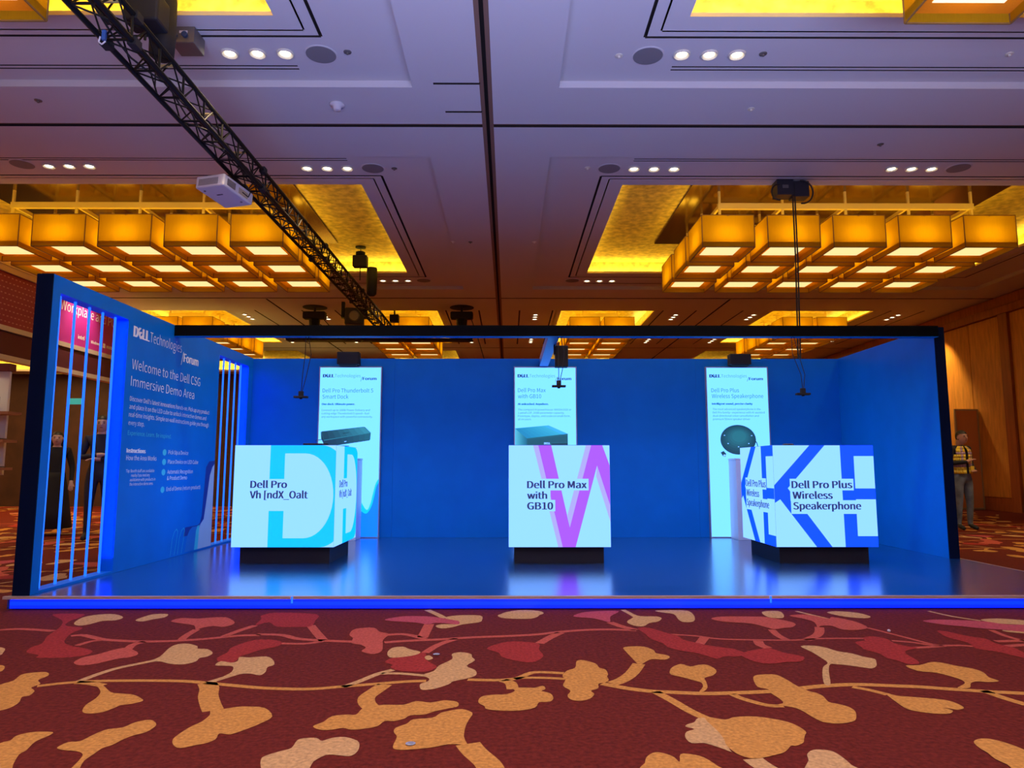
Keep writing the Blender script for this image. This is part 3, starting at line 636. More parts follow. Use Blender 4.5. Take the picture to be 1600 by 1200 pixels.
for ys in (-.68, 8.42, 17.52, 25.0):
    rects.append((WX0, WX1, ys - .035, ys + .035, ZC + .05, GROOVE))
    rects.append((WX0, WX1, ys - .055, ys - .035, ZC - .002, TRACKBROWN))
# movable wall track along the hall
rects.append((XS - .07, XS + .07, WY0, WY1, ZC + .005, TRACKBROWN))
rects.append((XS - .022, XS + .022, WY0, WY1, ZC + .06, GROOVE))
rects.append((XS - .58, XS - .06, 7.42, 7.46, ZC + .04, GROOVE))
rects.append((XS - .50, XS - .06, 8.05, 8.09, ZC + .04, GROOVE))

xb = sorted({round(r[i], 4) for r in rects for i in (0, 1)})
yb = sorted({round(r[i], 4) for r in rects for i in (2, 3)})
xc = [(a + b) / 2 for a, b in zip(xb[:-1], xb[1:])]
ycn = [(a + b) / 2 for a, b in zip(yb[:-1], yb[1:])]
grid = {}
for r in rects:
    x0, x1, y0, y1, z, m = r
    for i, cx_ in enumerate(xc):
        if x0 - 1e-5 < cx_ < x1 + 1e-5:
            for j, cy_ in enumerate(ycn):
                if y0 < cy_ < y1:
                    grid[i, j] = (z, m)
ce = MB()
for (i, j), (z, m) in grid.items():
    if z == HOLE:
        continue
    x0, x1, y0, y1 = xb[i], xb[i + 1], yb[j], yb[j + 1]
    ce.mat(m).add([(x0, y0, z), (x0, y1, z), (x1, y1, z), (x1, y0, z)], [(0, 1, 2, 3)])
    for di, dj, e in ((1, 0, ((x1, y0), (x1, y1))), (0, 1, ((x0, y1), (x1, y1)))):
        q = grid.get((i + di, j + dj))
        if q and q[0] != HOLE and abs(q[0] - z) > 1e-6:
            mm = m if (m is not PLASTER and z > q[0]) else (q[1] if q[0] > z and q[1] is not PLASTER else PLASTER)
            (ax, ay), (bx, by) = e
            ce.mat(mm).add([(ax, ay, z), (bx, by, z), (bx, by, q[0]), (ax, ay, q[0])], [(0, 1, 2, 3)])
ceil = ce.build('ceiling', recalc=False)
ceil['kind'] = 'structure'
MB().box(WX0 - .2, WX1 + .2, WY0 - .2, WY1 + .2, 6.0, 6.1).build('roof_slab', BROWNW, ceil)

for n, (x0, x1, y0, y1, z, big) in enumerate(coffers):
    zt = 5.70 if big else 5.66
    s = .22 if big else .12
    c = MB()
    c.mat(GOLD)
    c.box(x0 - s, x1 + s, y0 - s, y1 + s, zt, zt + .02)
    for (a, b, cc, d) in ((x0 - s - .02, x0 - s, y0 - s, y1 + s), (x1 + s, x1 + s + .02, y0 - s, y1 + s), (x0 - s, x1 + s, y0 - s - .02, y0 - s), (x0 - s, x1 + s, y1 + s, y1 + s + .02)):
        c.box(a, b, cc, d, z + .0, zt)
    c.mat(GOLDLIP)
    for (a, b, cc, d) in ((x0 - s, x0, y0 - s, y1 + s), (x1, x1 + s, y0 - s, y1 + s), (x0, x1, y0 - s, y0), (x0, x1, y1, y1 + s)):
        c.box(a, b, cc, d, z + .002, z + .045)
    co = c.build('coffer', parent=ceil)
    # cove light strips hidden on the ledge, shining up and inward
    col = (1.0, .80, .24)
    L, Wd = x1 - x0, y1 - y0
    pw = (4.2 if big else 3.2)
    zz = z + .06
    a = s * .5
    light('AREA', 'cove_strip', ((x0 + x1) / 2, y1 + a, zz), pw * L, col, (PI - .5, 0, 0), L, .06, parent=co)
    light('AREA', 'cove_strip', ((x0 + x1) / 2, y0 - a, zz), pw * L * .8, col, (PI + .5, 0, 0), L, .06, parent=co)
    light('AREA', 'cove_strip', (x0 - a, (y0 + y1) / 2, zz), pw * Wd, col, (0, PI - .5, 0), .06, Wd, parent=co)
    light('AREA', 'cove_strip', (x1 + a, (y0 + y1) / 2, zz), pw * Wd, col, (0, PI + .5, 0), .06, Wd, parent=co)
    if big:
        cxm = XS + (5.89 if x0 > XS else -5.89)
        MB().box(cxm - 2.62, cxm + 2.62, y0 + .15, y1 - 1.2, zt - .03, zt + .001).build('mirror_plate', BRONZE, ceil)


# ============================================================ chandeliers
def shade_box():
    b = MB()
    w, h, t = .42, .53, .004
    b.mat(SHADE)
    for sx, sy in ((1, 0), (-1, 0), (0, 1), (0, -1)):
        if sx:
            b.add([(sx * w, -w, 0), (sx * w, w, 0), (sx * w, w, h), (sx * w, -w, h)], [(0, 1, 2, 3)])
        else:
            b.add([(-w, sy * w, 0), (w, sy * w, 0), (w, sy * w, h), (-w, sy * w, h)], [(0, 1, 2, 3)])
    b.mat(SHADEIN)
    i, z = .28, .085
    b.add([(-w, -w, z), (w, -w, z), (w, w, z), (-w, w, z), (-i, -i, z), (i, -i, z), (i, i, z), (-i, i, z)], [(0, 1, 5, 4), (1, 2, 6, 5), (2, 3, 7, 6), (3, 0, 4, 7)])
    return b


def chandelier(cx, y0, zb, nx, ny, px, py, label, rows=None, group=None, far=False):
    root = thing('chandelier', label, 'chandelier', (cx, y0 + (ny * py) / 2 - .1, zb), 0, group)
    oy = -(ny * py) / 2 + .1
    X0 = -(nx - 1) / 2 * px
    rl = MB()
    zr = .78 if not far else .62
    for j in range(ny):
        yy = oy + .42 + j * py
        rl.box(X0 - .03, -X0 + .03, yy - .03, yy + .03, zr, zr + .10)
    for i in range(nx):
        xx = X0 + i * px
        rl.box(xx - .02, xx + .02, oy + .42, oy + .42 + (ny - 1) * py, zr + .02, zr + .08)
    rl.build('rail', RAIL, root)
    top = 5.70 if not far else 5.66
    mesh_s = mesh_d = mesh_e = mesh_p = mesh_c = None
    for j in range(ny):
        for i in range(nx):
            x, y = X0 + i * px, oy + .42 + j * py
            if mesh_s is None:
                s = shade_box().build('lamp_shade', parent=root, recalc=False)
                mesh_s = s.data
                e = MB()
                w, h, t = .42, .53, .006
                for sx in (-1, 1):
                    for sy in (-1, 1):
                        e.box(sx * w - t, sx * w + t, sy * w - t, sy * w + t, 0, h)
                for sy in (-1, 1):
                    e.box(-w, w, sy * w - t, sy * w + t, -t, t)
                    e.box(sy * w - t, sy * w + t, -w, w, -t, t)
                    e.box(-w, w, sy * w - t, sy * w + t, h - t, h + t)
                    e.box(sy * w - t, sy * w + t, -w, w, h - t, h + t)
                e.box(-.012, .012, -w, w, h - .02, h - .004)
                eo = e.build('shade_frame', EDGE, s)
                mesh_e = eo.data
                d = MB().box(-.28, .28, -.28, .28, .078, .092).build('diffuser', DIFFUSER, s)
                mesh_d = d.data
                kc = MB().box(-.24, .24, -.24, .24, .14, .40).build('lamp_core', CORE, s)
                mesh_c = kc.data
                po = MB().box(-.018, .018, -.018, .018, .401, zr + .01).box(-.018, .018, -.018, .018, zr + .09, top - zb).box(-.1, .1, -.05, .05, top - zb - .02, top - zb - .001).build('post', RAIL, s)
                mesh_p = po.data
            else:
                s = bpy.data.objects.new('lamp_shade', mesh_s)
                COL.objects.link(s)
                s.parent = root
                for nm, me in (('shade_frame', mesh_e), ('diffuser', mesh_d), ('post', mesh_p), ('lamp_core', mesh_c)):
                    q = bpy.data.objects.new(nm, me)
                    COL.objects.link(q)
                    q.parent = s
            s.location = (x, y, 0)
    return root


chandelier(5.63, 11.03, 4.58, 5, 3, 1.055, 1.07, 'golden box-shade chandelier of fifteen lamps right of the ceiling seam', group='box-shade chandeliers')
chandelier(-6.14, 11.03, 4.58, 5, 3, 1.055, 1.07, 'golden box-shade chandelier of fifteen lamps at left behind the truss', group='box-shade chandeliers')
chandelier(4.09, 4.42, 4.58, 2, 1, 1.055, 1.07, 'golden box lamps cut off at the top right corner', group='box-shade chandeliers')
chandelier(-4.6, 4.42, 4.58, 2, 1, 1.055, 1.07, 'golden box lamps cut off at the top left corner', group='box-shade chandeliers')
for cx, lb in ((2.62, 'distant two-column box chandelier over the booth just right of the seam'), (-3.15, 'distant two-column box chandelier behind the end of the truss'),
               (8.6, 'distant two-column box chandelier over the booth at the right'), (-9.2, 'distant two-column box chandelier above the left booth wall')):
    chandelier(cx, 19.6, 4.74, 2, 4, .97, 1.1, lb, group='distant box chandeliers', far=True)


# ============================================================ ceiling fittings
def downlight(x, y, z, label, group):
    root = thing('downlight', label, 'downlight', (x, y, z), 0, group)
    if not hasattr(downlight, 'm'):
        r = MB().lathe((0, 0, 0), [(.05, -.001), (.060, -.006), (.078, -.022), (.088, -.020), (.092, -.001)], 18).build('trim_ring', LRIM, root)
        q = MB().lathe((0, 0, 0), [(.046, -.012), (.052, -.0015)], 18).build('lens', LENS, root)
        downlight.m = (r.data, q.data)
    else:
        for nm, me in zip(('trim_ring', 'lens'), downlight.m):
            q = bpy.data.objects.new(nm, me)
            COL.objects.link(q)
            q.parent = root
    return root


trip = []
GR = 'recessed downlights in the ceiling'
for (tx, ty, tz, where) in ((-2.627, 6.99, ZT, 'nearest group left of the seam'), (2.10, 6.99, ZT, 'nearest group right of the seam'),
                            (-6.31, 9.80, ZT, 'group at the far left above the chandelier'), (-2.627, 9.86, ZT, 'middle group left of the seam'),
                            (2.10, 9.86, ZT, 'middle group right of the seam'), (5.83, 9.84, ZT, 'group above the right chandelier'),
                            (-2.627, 16.09, ZT, 'far group left of the seam'), (2.10, 16.09, ZT, 'far group right of the seam')):
    for d, pos in ((-.29, 'left'), (0, 'middle'), (.29, 'right')):
        downlight(tx + d, ty, tz - .002, '%s glowing round downlight, %s' % (pos, where), GR)
    light('SPOT', 'downlight_beam', (tx, ty, tz - .05), 260, (1.0, .74, .42), (0, 0, 0), spot=math.radians(95), blend=.6, radius=.12)
for sg, sn in ((-1, 'left'), (1, 'right')):
    for t, tn in ((1.0, 'next to seam'), (4.9, 'second from seam'), (7.07, 'third from seam'), (11.1, 'outermost')):
        if sg == -1 and t > 10:
            continue
        for y0, yn in ((19.7, 'row above the beam'), (23.5, 'row below the beam')):
            for d, pos in ((-.3, 'near'), (0, 'middle'), (.3, 'far')):
                downlight(XS + sg * t, y0 + d, ZC - .002, '%s downlight of the %s triple, %s, %s' % (pos, sn, tn, yn), 'distant recessed downlights')
        light('SPOT', 'downlight_beam', (XS + sg * t, 19.7, ZC - .05), 200, (1.0, .7, .38), (0, 0, 0), spot=math.radians(95), blend=.6, radius=.12)
# more house downlights out of frame
for tx in (9.6, -10.1):
    light('SPOT', 'downlight_beam', (tx, 9.84, ZT - .05), 450, (1.0, .70, .36), (0, 0, 0), spot=math.radians(100), blend=.6, radius=.12)
for tx in (-2.6, 2.1):
    light('SPOT', 'downlight_beam', (tx, .75, ZT - .05), 420, (1.0, .68, .36), (0, 0, 0), spot=math.radians(110), blend=.7, radius=.12)
# wall washer at the right wall
light('SPOT', 'wall_washer', (11.55, 19.7, 5.2), 420, (1.0, .66, .22), (math.radians(-4), math.radians(-17), 0), spot=math.radians(56), blend=.8, radius=.05)

for x, y, z, w in ((-1.97, 7.01, ZT, 'left of the seam, nearest'), (1.46, 7.02, ZT, 'right of the seam, nearest'), (-1.97, 9.87, ZT, 'left of the seam, middle'),
                   (1.453, 9.86, ZT, 'right of the seam, middle'), (6.5, 9.82, ZT, 'above the right chandelier'), (-6.95, 9.75, ZT, 'far left above the chandelier'),
                   (-1.974, 16.09, ZT, 'left of the seam, farthest'), (1.466, 16.08, ZT, 'right of the seam, farthest')):
    t = thing('ceiling_speaker', 'round grey ceiling speaker grille %s' % w, 'speaker', (x, y, z))
    MB().lathe((0, 0, 0), [(.10, -.012), (.155, -.010), (.158, -.002)], 28).build('grille', GRILLE, t)
    MB().lathe((0, 0, 0), [(.158, -.008), (.17, -.006), (.172, -.001)], 28).build('rim', PLASTER, t)
for n, (x, y, z, w) in enumerate(((-2.01, 7.897, ZC, 'in front of the cross seam, left of the track'),)):
    t = thing('smoke_detector', 'white domed smoke detector %s' % w, 'detector', (x, y, z))
    MB().lathe((0, 0, 0), [(.02, -.075), (.045, -.07), (.05, -.03), (.085, -.022), (.088, -.001)], 20).build('dome', PROJW, t, smooth=True)
for n, (x, y, z, w) in enumerate(((-1.683, 6.966, ZT, 'beside the nearest left speaker'), (1.156, 7.02, ZT, 'beside the nearest right speaker'), (2.66, 6.98, ZT, 'right of the nearest right downlights'),
                                  (5.24, 6.97, ZT, 'at the far upper right'), (-1.66, 9.874, ZT, 'beside the middle left speaker'), (1.136, 9.84, ZT, 'beside the middle right speaker'),
                                  (-5.45, 7.82, ZC, 'on the plain band at left'), (2.87, 7.98, ZC, 'on the plain band at right'), (4.886, 8.9, ZC, 'on the plain band above the right chandelier'),
                                  (-1.05, 13.0, ZC, 'on the strip left of the track, outer'), (-.726, 13.01, ZC, 'on the strip left of the track, inner'), (.481, 13.0, ZC, 'on the strip right of the track'))):
    t = thing('sprinkler', 'small ceiling sprinkler head %s' % w, 'sprinkler', (x, y, z))
    MB().lathe((0, 0, 0), [(.012, -.03), (.014, -.012), (.04, -.008), (.042, -.001)], 14).build('rosette', LRIM if n % 2 else GREYM, t)
# ============================================================ THE BOOTH
SZ = 0.10
X0, X1 = -3.68, 4.75
XO0, XO1 = -3.81, 4.86
YF, YM, YB = 5.62, 7.80, 10.15
T = 2.635
# stage ---------------------------------------------------------------------------
st = thing('stage', 'low blue glossy stage with glowing blue edge strip', 'stage', (0, YF, 0))
MB().box(-3.84, 4.88, 0, 4.75, .002, SZ).build('deck', STAGE, st)
MB().box(-3.86, 4.88, -.03, 0, SZ - .022, SZ - .0005).build('edge_trim', STAGETRIM, st)
MB().box(4.882, 4.90, -.03, 4.75, .0, SZ - .0005).build('edge_trim', STAGETRIM, st)
e = MB()
e.mat(LEDBLUE).box(-3.80, 4.86, -.028, -.003, .012, SZ - .024)
e.mat(LEDBLUE2).box(-3.80, 4.86, -.0285, -.0279, .035, .06)
e.build('led_strip', parent=st)
for xx in (-1.66, 2.0):
    MB().box(xx, xx + .012, -.036, -.028, SZ - .05, SZ - .001).build('joint_clip', TUBE, st)

# walls ----------------------------------------------------------------------------
bw = thing('booth_wall', 'left blue booth wall with two openings of glowing tubes and a printed welcome text', 'wall', (X0, YF, SZ + .001))
OP = ((5.73 - YF, 6.78 - YF), (8.97 - YF, 9.98 - YF))
H = T - SZ - .001
d0 = XO0 - X0
b = MB()
b.mat(BLUE)
b.box(d0, 0, .012, OP[0][0], 0, H).box(d0, 0, OP[0][1], OP[1][0], 0, H).box(d0, 0, OP[1][1], YB - YF, 0, H)
for a, c in OP:
    b.box(d0, 0, a, c, H - .135, H).box(d0, 0, a, c, 0, .02)
b.build('wall_body', parent=bw)
MB().box(d0, 0, 0, .0115, 0, H).build('end_cap', NAVY, bw)
for a, c in OP:
    for i in range(5):
        yy = a + .105 + i * (c - a - .21) / 4
        MB().tube((-.07, yy, .02), (-.07, yy, H - .136), .011, 10).build('light_tube', TUBE, bw, smooth=False)
    light('AREA', 'tube_glow', (-.065, (a + c) / 2, H - .15), 5, (0, .02, 1.0), (0, 0, 0), .1, c - a - .05, parent=bw)
    light('AREA', 'tube_glow', (-.065, c - .015, H / 2), 5, (0, .02, 1.0), (PI / 2, 0, 0), .1, H - .3, parent=bw)
    light('AREA', 'tube_glow', (-.065, a + .015, H / 2), 5, (0, .02, 1.0), (-PI / 2, 0, 0), .1, H - .3, parent=bw)

# printed left wall: u runs along +Y from YF
sh = Sheet((X0, YF, T), (0, 1, 0), (0, 0, -1))
L = MB()
yv = lambda y: y - YF
zv = lambda z: T - z
# artwork at the foot
L.mat(PRINTD)
sh.poly(L, [(yv(p[0]), zv(p[1])) for p in ((8.24, .40), (8.56, .40), (8.62, .42), (8.66, .50), (8.72, 1.08), (8.80, 1.15), (8.96, 1.16), (8.96, 1.0), (8.7, .3), (8.2, .3))], .001)
L.mat(PRINTP)
sh.poly(L, [(yv(p[0]), zv(p[1])) for p in ((8.58, .12), (8.96, .12), (8.96, 1.12), (8.90, 1.08), (8.84, .98), (8.76, .62), (8.72, .46), (8.64, .41), (8.60, .36))], .002)
L.mat(PRINTC)
sh.poly(L, [(yv(p[0]), zv(p[1])) for p in ((8.49, .12), (8.585, .12), (8.61, .40), (8.55, .39), (8.52, .34))], .003)
L.mat(PRINTM)
sh.poly(L, [(yv(p[0]), zv(p[1])) for p in ((8.25, .12), (8.49, .12), (8.53, .36), (8.56, .39), (8.42, .39), (8.35, .36), (8.30, .30))], .002)
L.mat(PRINTC)
for a0 in (7.90, 8.07):
    pts = [(a0, .12), (a0 + .03, .30), (a0 + .07, .37), (a0 + .12, .40), (a0 + .15, .37), (a0 + .13, .26), (a0 + .09, .12)]
    for p, q in zip(pts[:-1], pts[1:]):
        dx, dz = q[0] - p[0], q[1] - p[1]
        ln = math.hypot(dx, dz)
        nx, nz = -dz / ln * .003, dx / ln * .003
        sh.poly(L, [(yv(p[0] + nx), zv(p[1] + nz)), (yv(q[0] + nx), zv(q[1] + nz)), (yv(q[0] - nx), zv(q[1] - nz)), (yv(p[0] - nx), zv(p[1] - nz))], .004)
L.build('wall_artwork', parent=bw, recalc=False).matrix_parent_inverse = Matrix.Translation(-Vector(bw.location))
L = MB()
sh.split = ('text_line', bw, Matrix.Translation(-Vector(bw.location)))
logo(sh, L, yv(6.89), zv(2.355), .002, 1.46, .105, PRINTW, PRINTW)
L.mat(PRINTW)
sh.text(L, 'Welcome to the Dell CSG', yv(6.89), zv(2.035), .002, 1.54, .098, -.002)
sh.text(L, 'Immersive Demo Area', yv(6.89), zv(1.868), .002, 1.40, .096, -.002)
sh.text(L, "Discover Dell's latest innovations hands-on. Pick up any product", yv(6.89), zv(1.722), .002, 1.84, .045)
sh.text(L, 'and place it on the LED cube to unlock interactive demos and', yv(6.89), zv(1.645), .002, 1.76, .045)
sh.text(L, 'real-time insights. Simple on-wall instructions guide you through', yv(6.89), zv(1.568), .002, 1.84, .045)
sh.text(L, 'every step.', yv(6.89), zv(1.488), .002, .30, .045)
L.mat(PRINTC)
sh.text(L, 'Experience. Learn. Be inspired.', yv(6.89), zv(1.39), .002, .89, .042)
L.mat(PRINTW)
sh.text(L, 'Instructions', yv(6.89), zv(1.22), .002, .355, .042, .03)
sh.text(L, 'How the Area Works', yv(6.89), zv(1.148), .002, .59, .045)
for i, (s_, w_, u_) in enumerate((('Tip: Booth staff are available', .55, 0), ('nearby if you need any', .36, .10), ('assistance with products in', .50, .08), ('the interactive demo area.', .46, .08))):
    sh.text(L, s_, yv(6.90 + u_), zv(1.03 - i * .043), .002, w_, .028)
for z_, s_, w_ in ((1.22, 'Pick Up a Device', .48), (1.118, 'Place Device on LED Cube', .75), (1.01, 'Automatic Recognition', .62), (.942, '& Product Demo', .48), (.825, 'End of Demo (return product)', .84)):
    sh.text(L, s_, yv(7.735), zv(z_), .002, w_, .042)
    if s_[0] != '&':
        c_ = [(yv(7.648) + .042 * math.cos(t * PI / 12), zv(z_ + .017) + .034 * math.sin(t * PI / 12)) for t in range(24)]
        L.mat(PRINTC)
        sh.poly(L, c_, .002)
        L.mat(PRINTW)
L.build('printed_logo', parent=bw, recalc=False).matrix_parent_inverse = Matrix.Translation(-Vector(bw.location))

bb = thing('booth_wall', 'long plain blue back wall of the booth behind the lit panels', 'wall', (0, YB, SZ + .001))
for i in range(4):
    w_ = (XO1 - XO0) / 4
    MB().box(XO0 + i * w_ + .0008, XO0 + (i + 1) * w_ - .0008, 0, .1, 0, H).build('wall_panel', BLUE, bb)
br = thing('booth_wall', 'right blue booth side wall with dark navy front edge', 'wall', (X1, YM, SZ + .001))
MB().box(0, XO1 - X1, .012, YB - YM - .001, 0, H).build('wall_body', BLUE, br)
MB().box(0, XO1 - X1, 0, .0115, 0, H).build('end_cap', NAVY, br)
bm_ = thing('beam', 'black overhead cross beam with blue light coloured onto its underside spanning the booth front', 'beam', (0, YM, T))
MB().box(X0 + .001, X1 - .001, -.08, 0.02, -.12, 0).build('beam_body', BEAMBLK, bm_)
MB().box(X0 + .001, X1 - .001, -.08, 0.02, -.124, -.1205).build('underside', BLUE, bm_)  # blue light under the beam, put in as a coloured slab
b2 = thing('beam', 'short blue overhead beam running back above the middle panel', 'beam', (.50, YM + .03, T))
MB().box(-.06, .06, 0, YB - YM - .035, -.12, -.002).build('beam_body', mat('arm_blue', (.03, .22, .62), .5), b2)


# lit product panels -----------------------------------------------------------------
BG = led('led_panel_cyan', (125, 226, 255), 1.15)
FRM = mat('panel_frame', (.35, .36, .45), .4, .4)
TXT1 = led('led_text_navy', (20, 62, 120))
TXT2 = led('led_text_teal', (30, 118, 165))
TXT3 = led('led_text_blue', (10, 110, 180))
DK1 = led('led_device_dark', (12, 62, 86))
DK2 = led('led_device_mid', (26, 100, 126))
DK3 = led('led_device_light', (48, 150, 186))
DK4 = led('led_device_blue', (30, 165, 220))
CYN = led('led_wave_cyan', (0, 215, 255))
BLU = led('led_wave_blue', (0, 136, 255))
PALE = led('led_wave_pale', (150, 225, 250))
K = .00915


def ramp(s, g, Q, A, B, c0, c1, h, n=8):
    """printed shading of a product picture: n strips from edge A to edge B"""
    for i in range(n):
        t0, t1 = i / n, (i + 1) / n
        c = tuple(c0[k] + (c1[k] - c0[k]) * (t0 + t1) / 2 for k in range(3))
        g.mat(led('led_shade_%d_%d_%d' % tuple(int(v) for v in c), c))
        L_ = lambda P, Q_, t: (P[0] + (Q_[0] - P[0]) * t, P[1] + (Q_[1] - P[1]) * t)
        s.poly(g, Q([L_(A[0], B[0], t0), L_(A[0], B[0], t1), L_(A[1], B[1], t1), L_(A[1], B[1], t0)]), h)


def panel(xc, label, n):
    p = thing('light_box_sign', label, 'sign', (xc, YB - .052, SZ + .001), 0)
    w, h = .448, 2.41
    MB().box(-w + .012, w - .012, 0, .05, .02, h - .012).build('housing', BLACKM, p)
    f = MB().box(-w, -w + .014, -.006, .05, 0, h).box(w - .014, w, -.006, .05, 0, h).box(-w + .0145, w - .0145, -.006, .05, h - .014, h).box(-w + .0145, w - .0145, -.006, .05, 0, .014)
    f.build('frame', FRM, p)
    sc = MB()
    sc.mat(BG).add([(-w + .014, -.001, .014), (w - .014, -.001, .014), (w - .014, -.001, h - .014), (-w + .014, -.001, h - .014)], [(0, 1, 2, 3)])
    sc.build('screen', parent=p, recalc=False)
    s = Sheet((-w, -.001, h), (1, 0, 0), (0, 0, -1), 1.0)
    q = lambda pts, ox, oy, z: [((x - ox) / z * K, (y - oy) / z * K) for x, y in pts]
    t = MB()
    g = MB()
    s.split = ('text_line', p, None)
    logo(s, t, .058, .155, .003, .76, .045, TXT1, TXT2)
    if n == 0:
        t.mat(TXT2)
        s.text(t, 'Dell Pro Thunderbolt 5', .055, .372, .003, .72, .055, 0)
        s.text(t, 'Smart Dock', .055, .46, .003, .37, .055, 0)
        t.mat(TXT3)
        s.text(t, 'One dock. Ultimate power.', .05, .552, .003, .47, .026, .03)
        t.mat(TXT2)
        for i, (a, b_) in enumerate((('Connect up to 180W Power Delivery and', .685), ('cutting-edge Thunderbolt 5 speed\u2014fuel', .675), ('any workspace with powerful connectivity.', .725))):
            s.text(t, a, .05, .638 + i * .047, .003, b_, .026)
        Q = lambda pts: q(pts, 78, 70, 8.575)
        g.mat(DK2)
        s.poly(g, Q([(122, 948), (140, 938), (680, 878), (705, 880), (785, 955), (165, 1055), (150, 1050)]), .002)
        g.mat(DK3)
        ramp(s, g, Q, [(135, 946), (165, 1052)], [(690, 881), (782, 954)], (12, 62, 86), (52, 150, 182), .0025)
        ramp(s, g, Q, [(166, 1060), (198, 1142)], [(784, 959), (778, 1048)], (10, 52, 78), (26, 104, 132), .0026)
        g.mat(DK1)
        s.poly(g, Q([(165, 1055), (785, 955), (780, 1045), (768, 1058), (215, 1143), (195, 1146)]), .002)
        s.poly(g, Q([(122, 948), (165, 1055), (197, 1146), (175, 1125), (130, 1035)]), .0022)
        s.poly(g, Q([(55, 1054), (150, 1040), (150, 1050), (55, 1064)]), .0022)
        s.poly(g, Q([(410, 962), (490, 950), (502, 956), (420, 970)]), .003)
        g.mat(PALE)
        s.poly(g, Q([(435, 1070), (470, 1066), (462, 1076), (440, 1079)]), .003)
        g.mat(DK3)
        s.poly(g, Q([(165, 1055), (785, 955), (785, 959), (166, 1061)]), .003)
        P = lambda pts: [((x - 494) * K, (y - 569) * K) for x, y in pts]
        g.mat(CYN)
        s.poly(g, smooth_open(P([(495.6, 760), (510, 742), (530, 735), (548, 745), (560, 770), (572, 790), (578, 782), (582, 765), (586, 750), (591, 742)])) + P([(590.4, 831), (495.6, 831)]), .002)
        g.mat(BLU)
        s.poly(g, smooth_open(P([(495.6, 790), (515, 775), (540, 770), (560, 788), (572, 796), (580, 785), (584, 770), (587, 755), (591, 748)])) + P([(590.4, 831), (495.6, 831)]), .003)
    elif n == 1:
        t.mat(TXT2)
        s.text(t, 'Dell Pro Max', .058, .366, .003, .395, .055, 0)
        s.text(t, 'with GB10', .058, .453, .003, .33, .055, 0)
        t.mat(TXT3)
        s.text(t, 'AI-unleashed. Anywhere.', .058, .55, .003, .435, .026, .03)
        t.mat(TXT2)
        for i, (a, b_) in enumerate((('The compact AI powerhouse: NVIDIA DGX or', .76), ('1 petaFLOP, 200B parameter capacity.', .66), ('Prototype, deploy, and scale on small form,', .745), ('all on yours.', .19))):
            s.text(t, a, .058, .63 + i * .0455, .003, b_, .026)
        Q = lambda pts: q(pts, 70, 90, 8.575)
        g.mat(DK4)
        s.poly(g, Q([(85, 918), (530, 878), (785, 990), (240, 1050)]), .002)
        g.mat(DK3)
        s.poly(g, Q([(85, 918), (240, 1050), (240, 1400), (85, 1330)]), .002)
        g.mat(DK2)
        s.poly(g, Q([(240, 1050), (785, 990), (785, 1330), (240, 1400)]), .002)
        ramp(s, g, Q, [(85, 920), (238, 1048)], [(530, 880), (783, 989)], (20, 140, 200), (60, 190, 235), .0022)
        ramp(s, g, Q, [(85, 920), (85, 1330)], [(240, 1050), (240, 1400)], (90, 200, 235), (16, 110, 150), .0022)
        g.mat(DK1)
        for r in range(9):
            for c in range(24):
                x = 252 + c * 22 + (r % 2) * 11
                y = 1062 - (x - 240) * .11 + 12 + r * 14
                if x < 560 or y < 1100:
                    s.poly(g, Q([(x, y), (x + 13, y - 2), (x + 13, y + 6), (x, y + 8)]), .003)
        s.poly(g, Q([(570, 1118), (785, 1112), (785, 1175), (570, 1175)]), .0035)
        g.mat(PALE)
        s.poly(g, Q([(460, 1090), (562, 1090), (562, 1134), (460, 1134)]), .001)
        s.text(t.mat(PALE), 'DELL', (472 - 70) / 8.575 * K, (1130 - 90) / 8.575 * K, .0045, 80 / 8.575 * K, 26 / 8.575 * K, .03)
    else:
        t.mat(TXT2)
        s.text(t, 'Dell Pro Plus', .075, .366, .003, .395, .055, 0)
        s.text(t, 'Wireless Speakerphone', .08, .449, .003, .735, .055, 0)
        t.mat(TXT3)
        s.text(t, 'Intelligent sound, precise clarity', .08, .545, .003, .575, .026, .03)
        t.mat(TXT2)
        for i, (a, b_) in enumerate((('The most advanced speakerphone in the', .685), ('Dell Pro family\u2014experience with AI-assisted', .74), ('dual-directional voice cancellation and', .655), ('premium 50mm speaker driver', .53))):
            s.text(t, a, .085, .622 + i * .0475, .003, b_, .026)
        Q = lambda pts: q(pts, 68, 92, 7.5)
        el = lambda cx, cy, rx, ry, n_=36, a0=0: [(cx + rx * math.cos(a0 + i * 2 * PI / n_), cy + ry * math.sin(a0 + i * 2 * PI / n_)) for i in range(n_)]
        g.mat(DK1)
        s.poly(g, Q(el(424, 948, 207, 172)), .002)
        g.mat(DK2)
        for i in range(6):
            c = tuple(int(a_ + (b_ - a_) * i / 5) for a_, b_ in zip((14, 70, 96), (34, 118, 140)))
            g.mat(led('led_disc_%d' % i, c))
            s.poly(g, Q(el(420 + i * 3, 940 - i * 6, 202 - i * 24, 165 - i * 20)), .0025 + i * .0001)
        g.mat(DK1)
        s.poly(g, Q([(625, 955), (645, 985), (655, 1030), (648, 1035), (636, 990), (620, 965)]), .002)
        s.poly(g, Q([(215, 1095), (250, 1078), (278, 1110), (268, 1145), (238, 1135)]), .002)
        g.mat(PALE)
        for x, y in ((266, 897), (582, 900), (545, 992), (425, 1030), (305, 992)):
            s.poly(g, Q(el(x, y, 9, 5, 8)), .0035)
        s.poly(g, Q(el(258, 1128, 13, 11, 10)), .003)
    t.build('screen_logo', parent=p, recalc=False)
    g.build('screen_picture', parent=p, recalc=False)
    return p


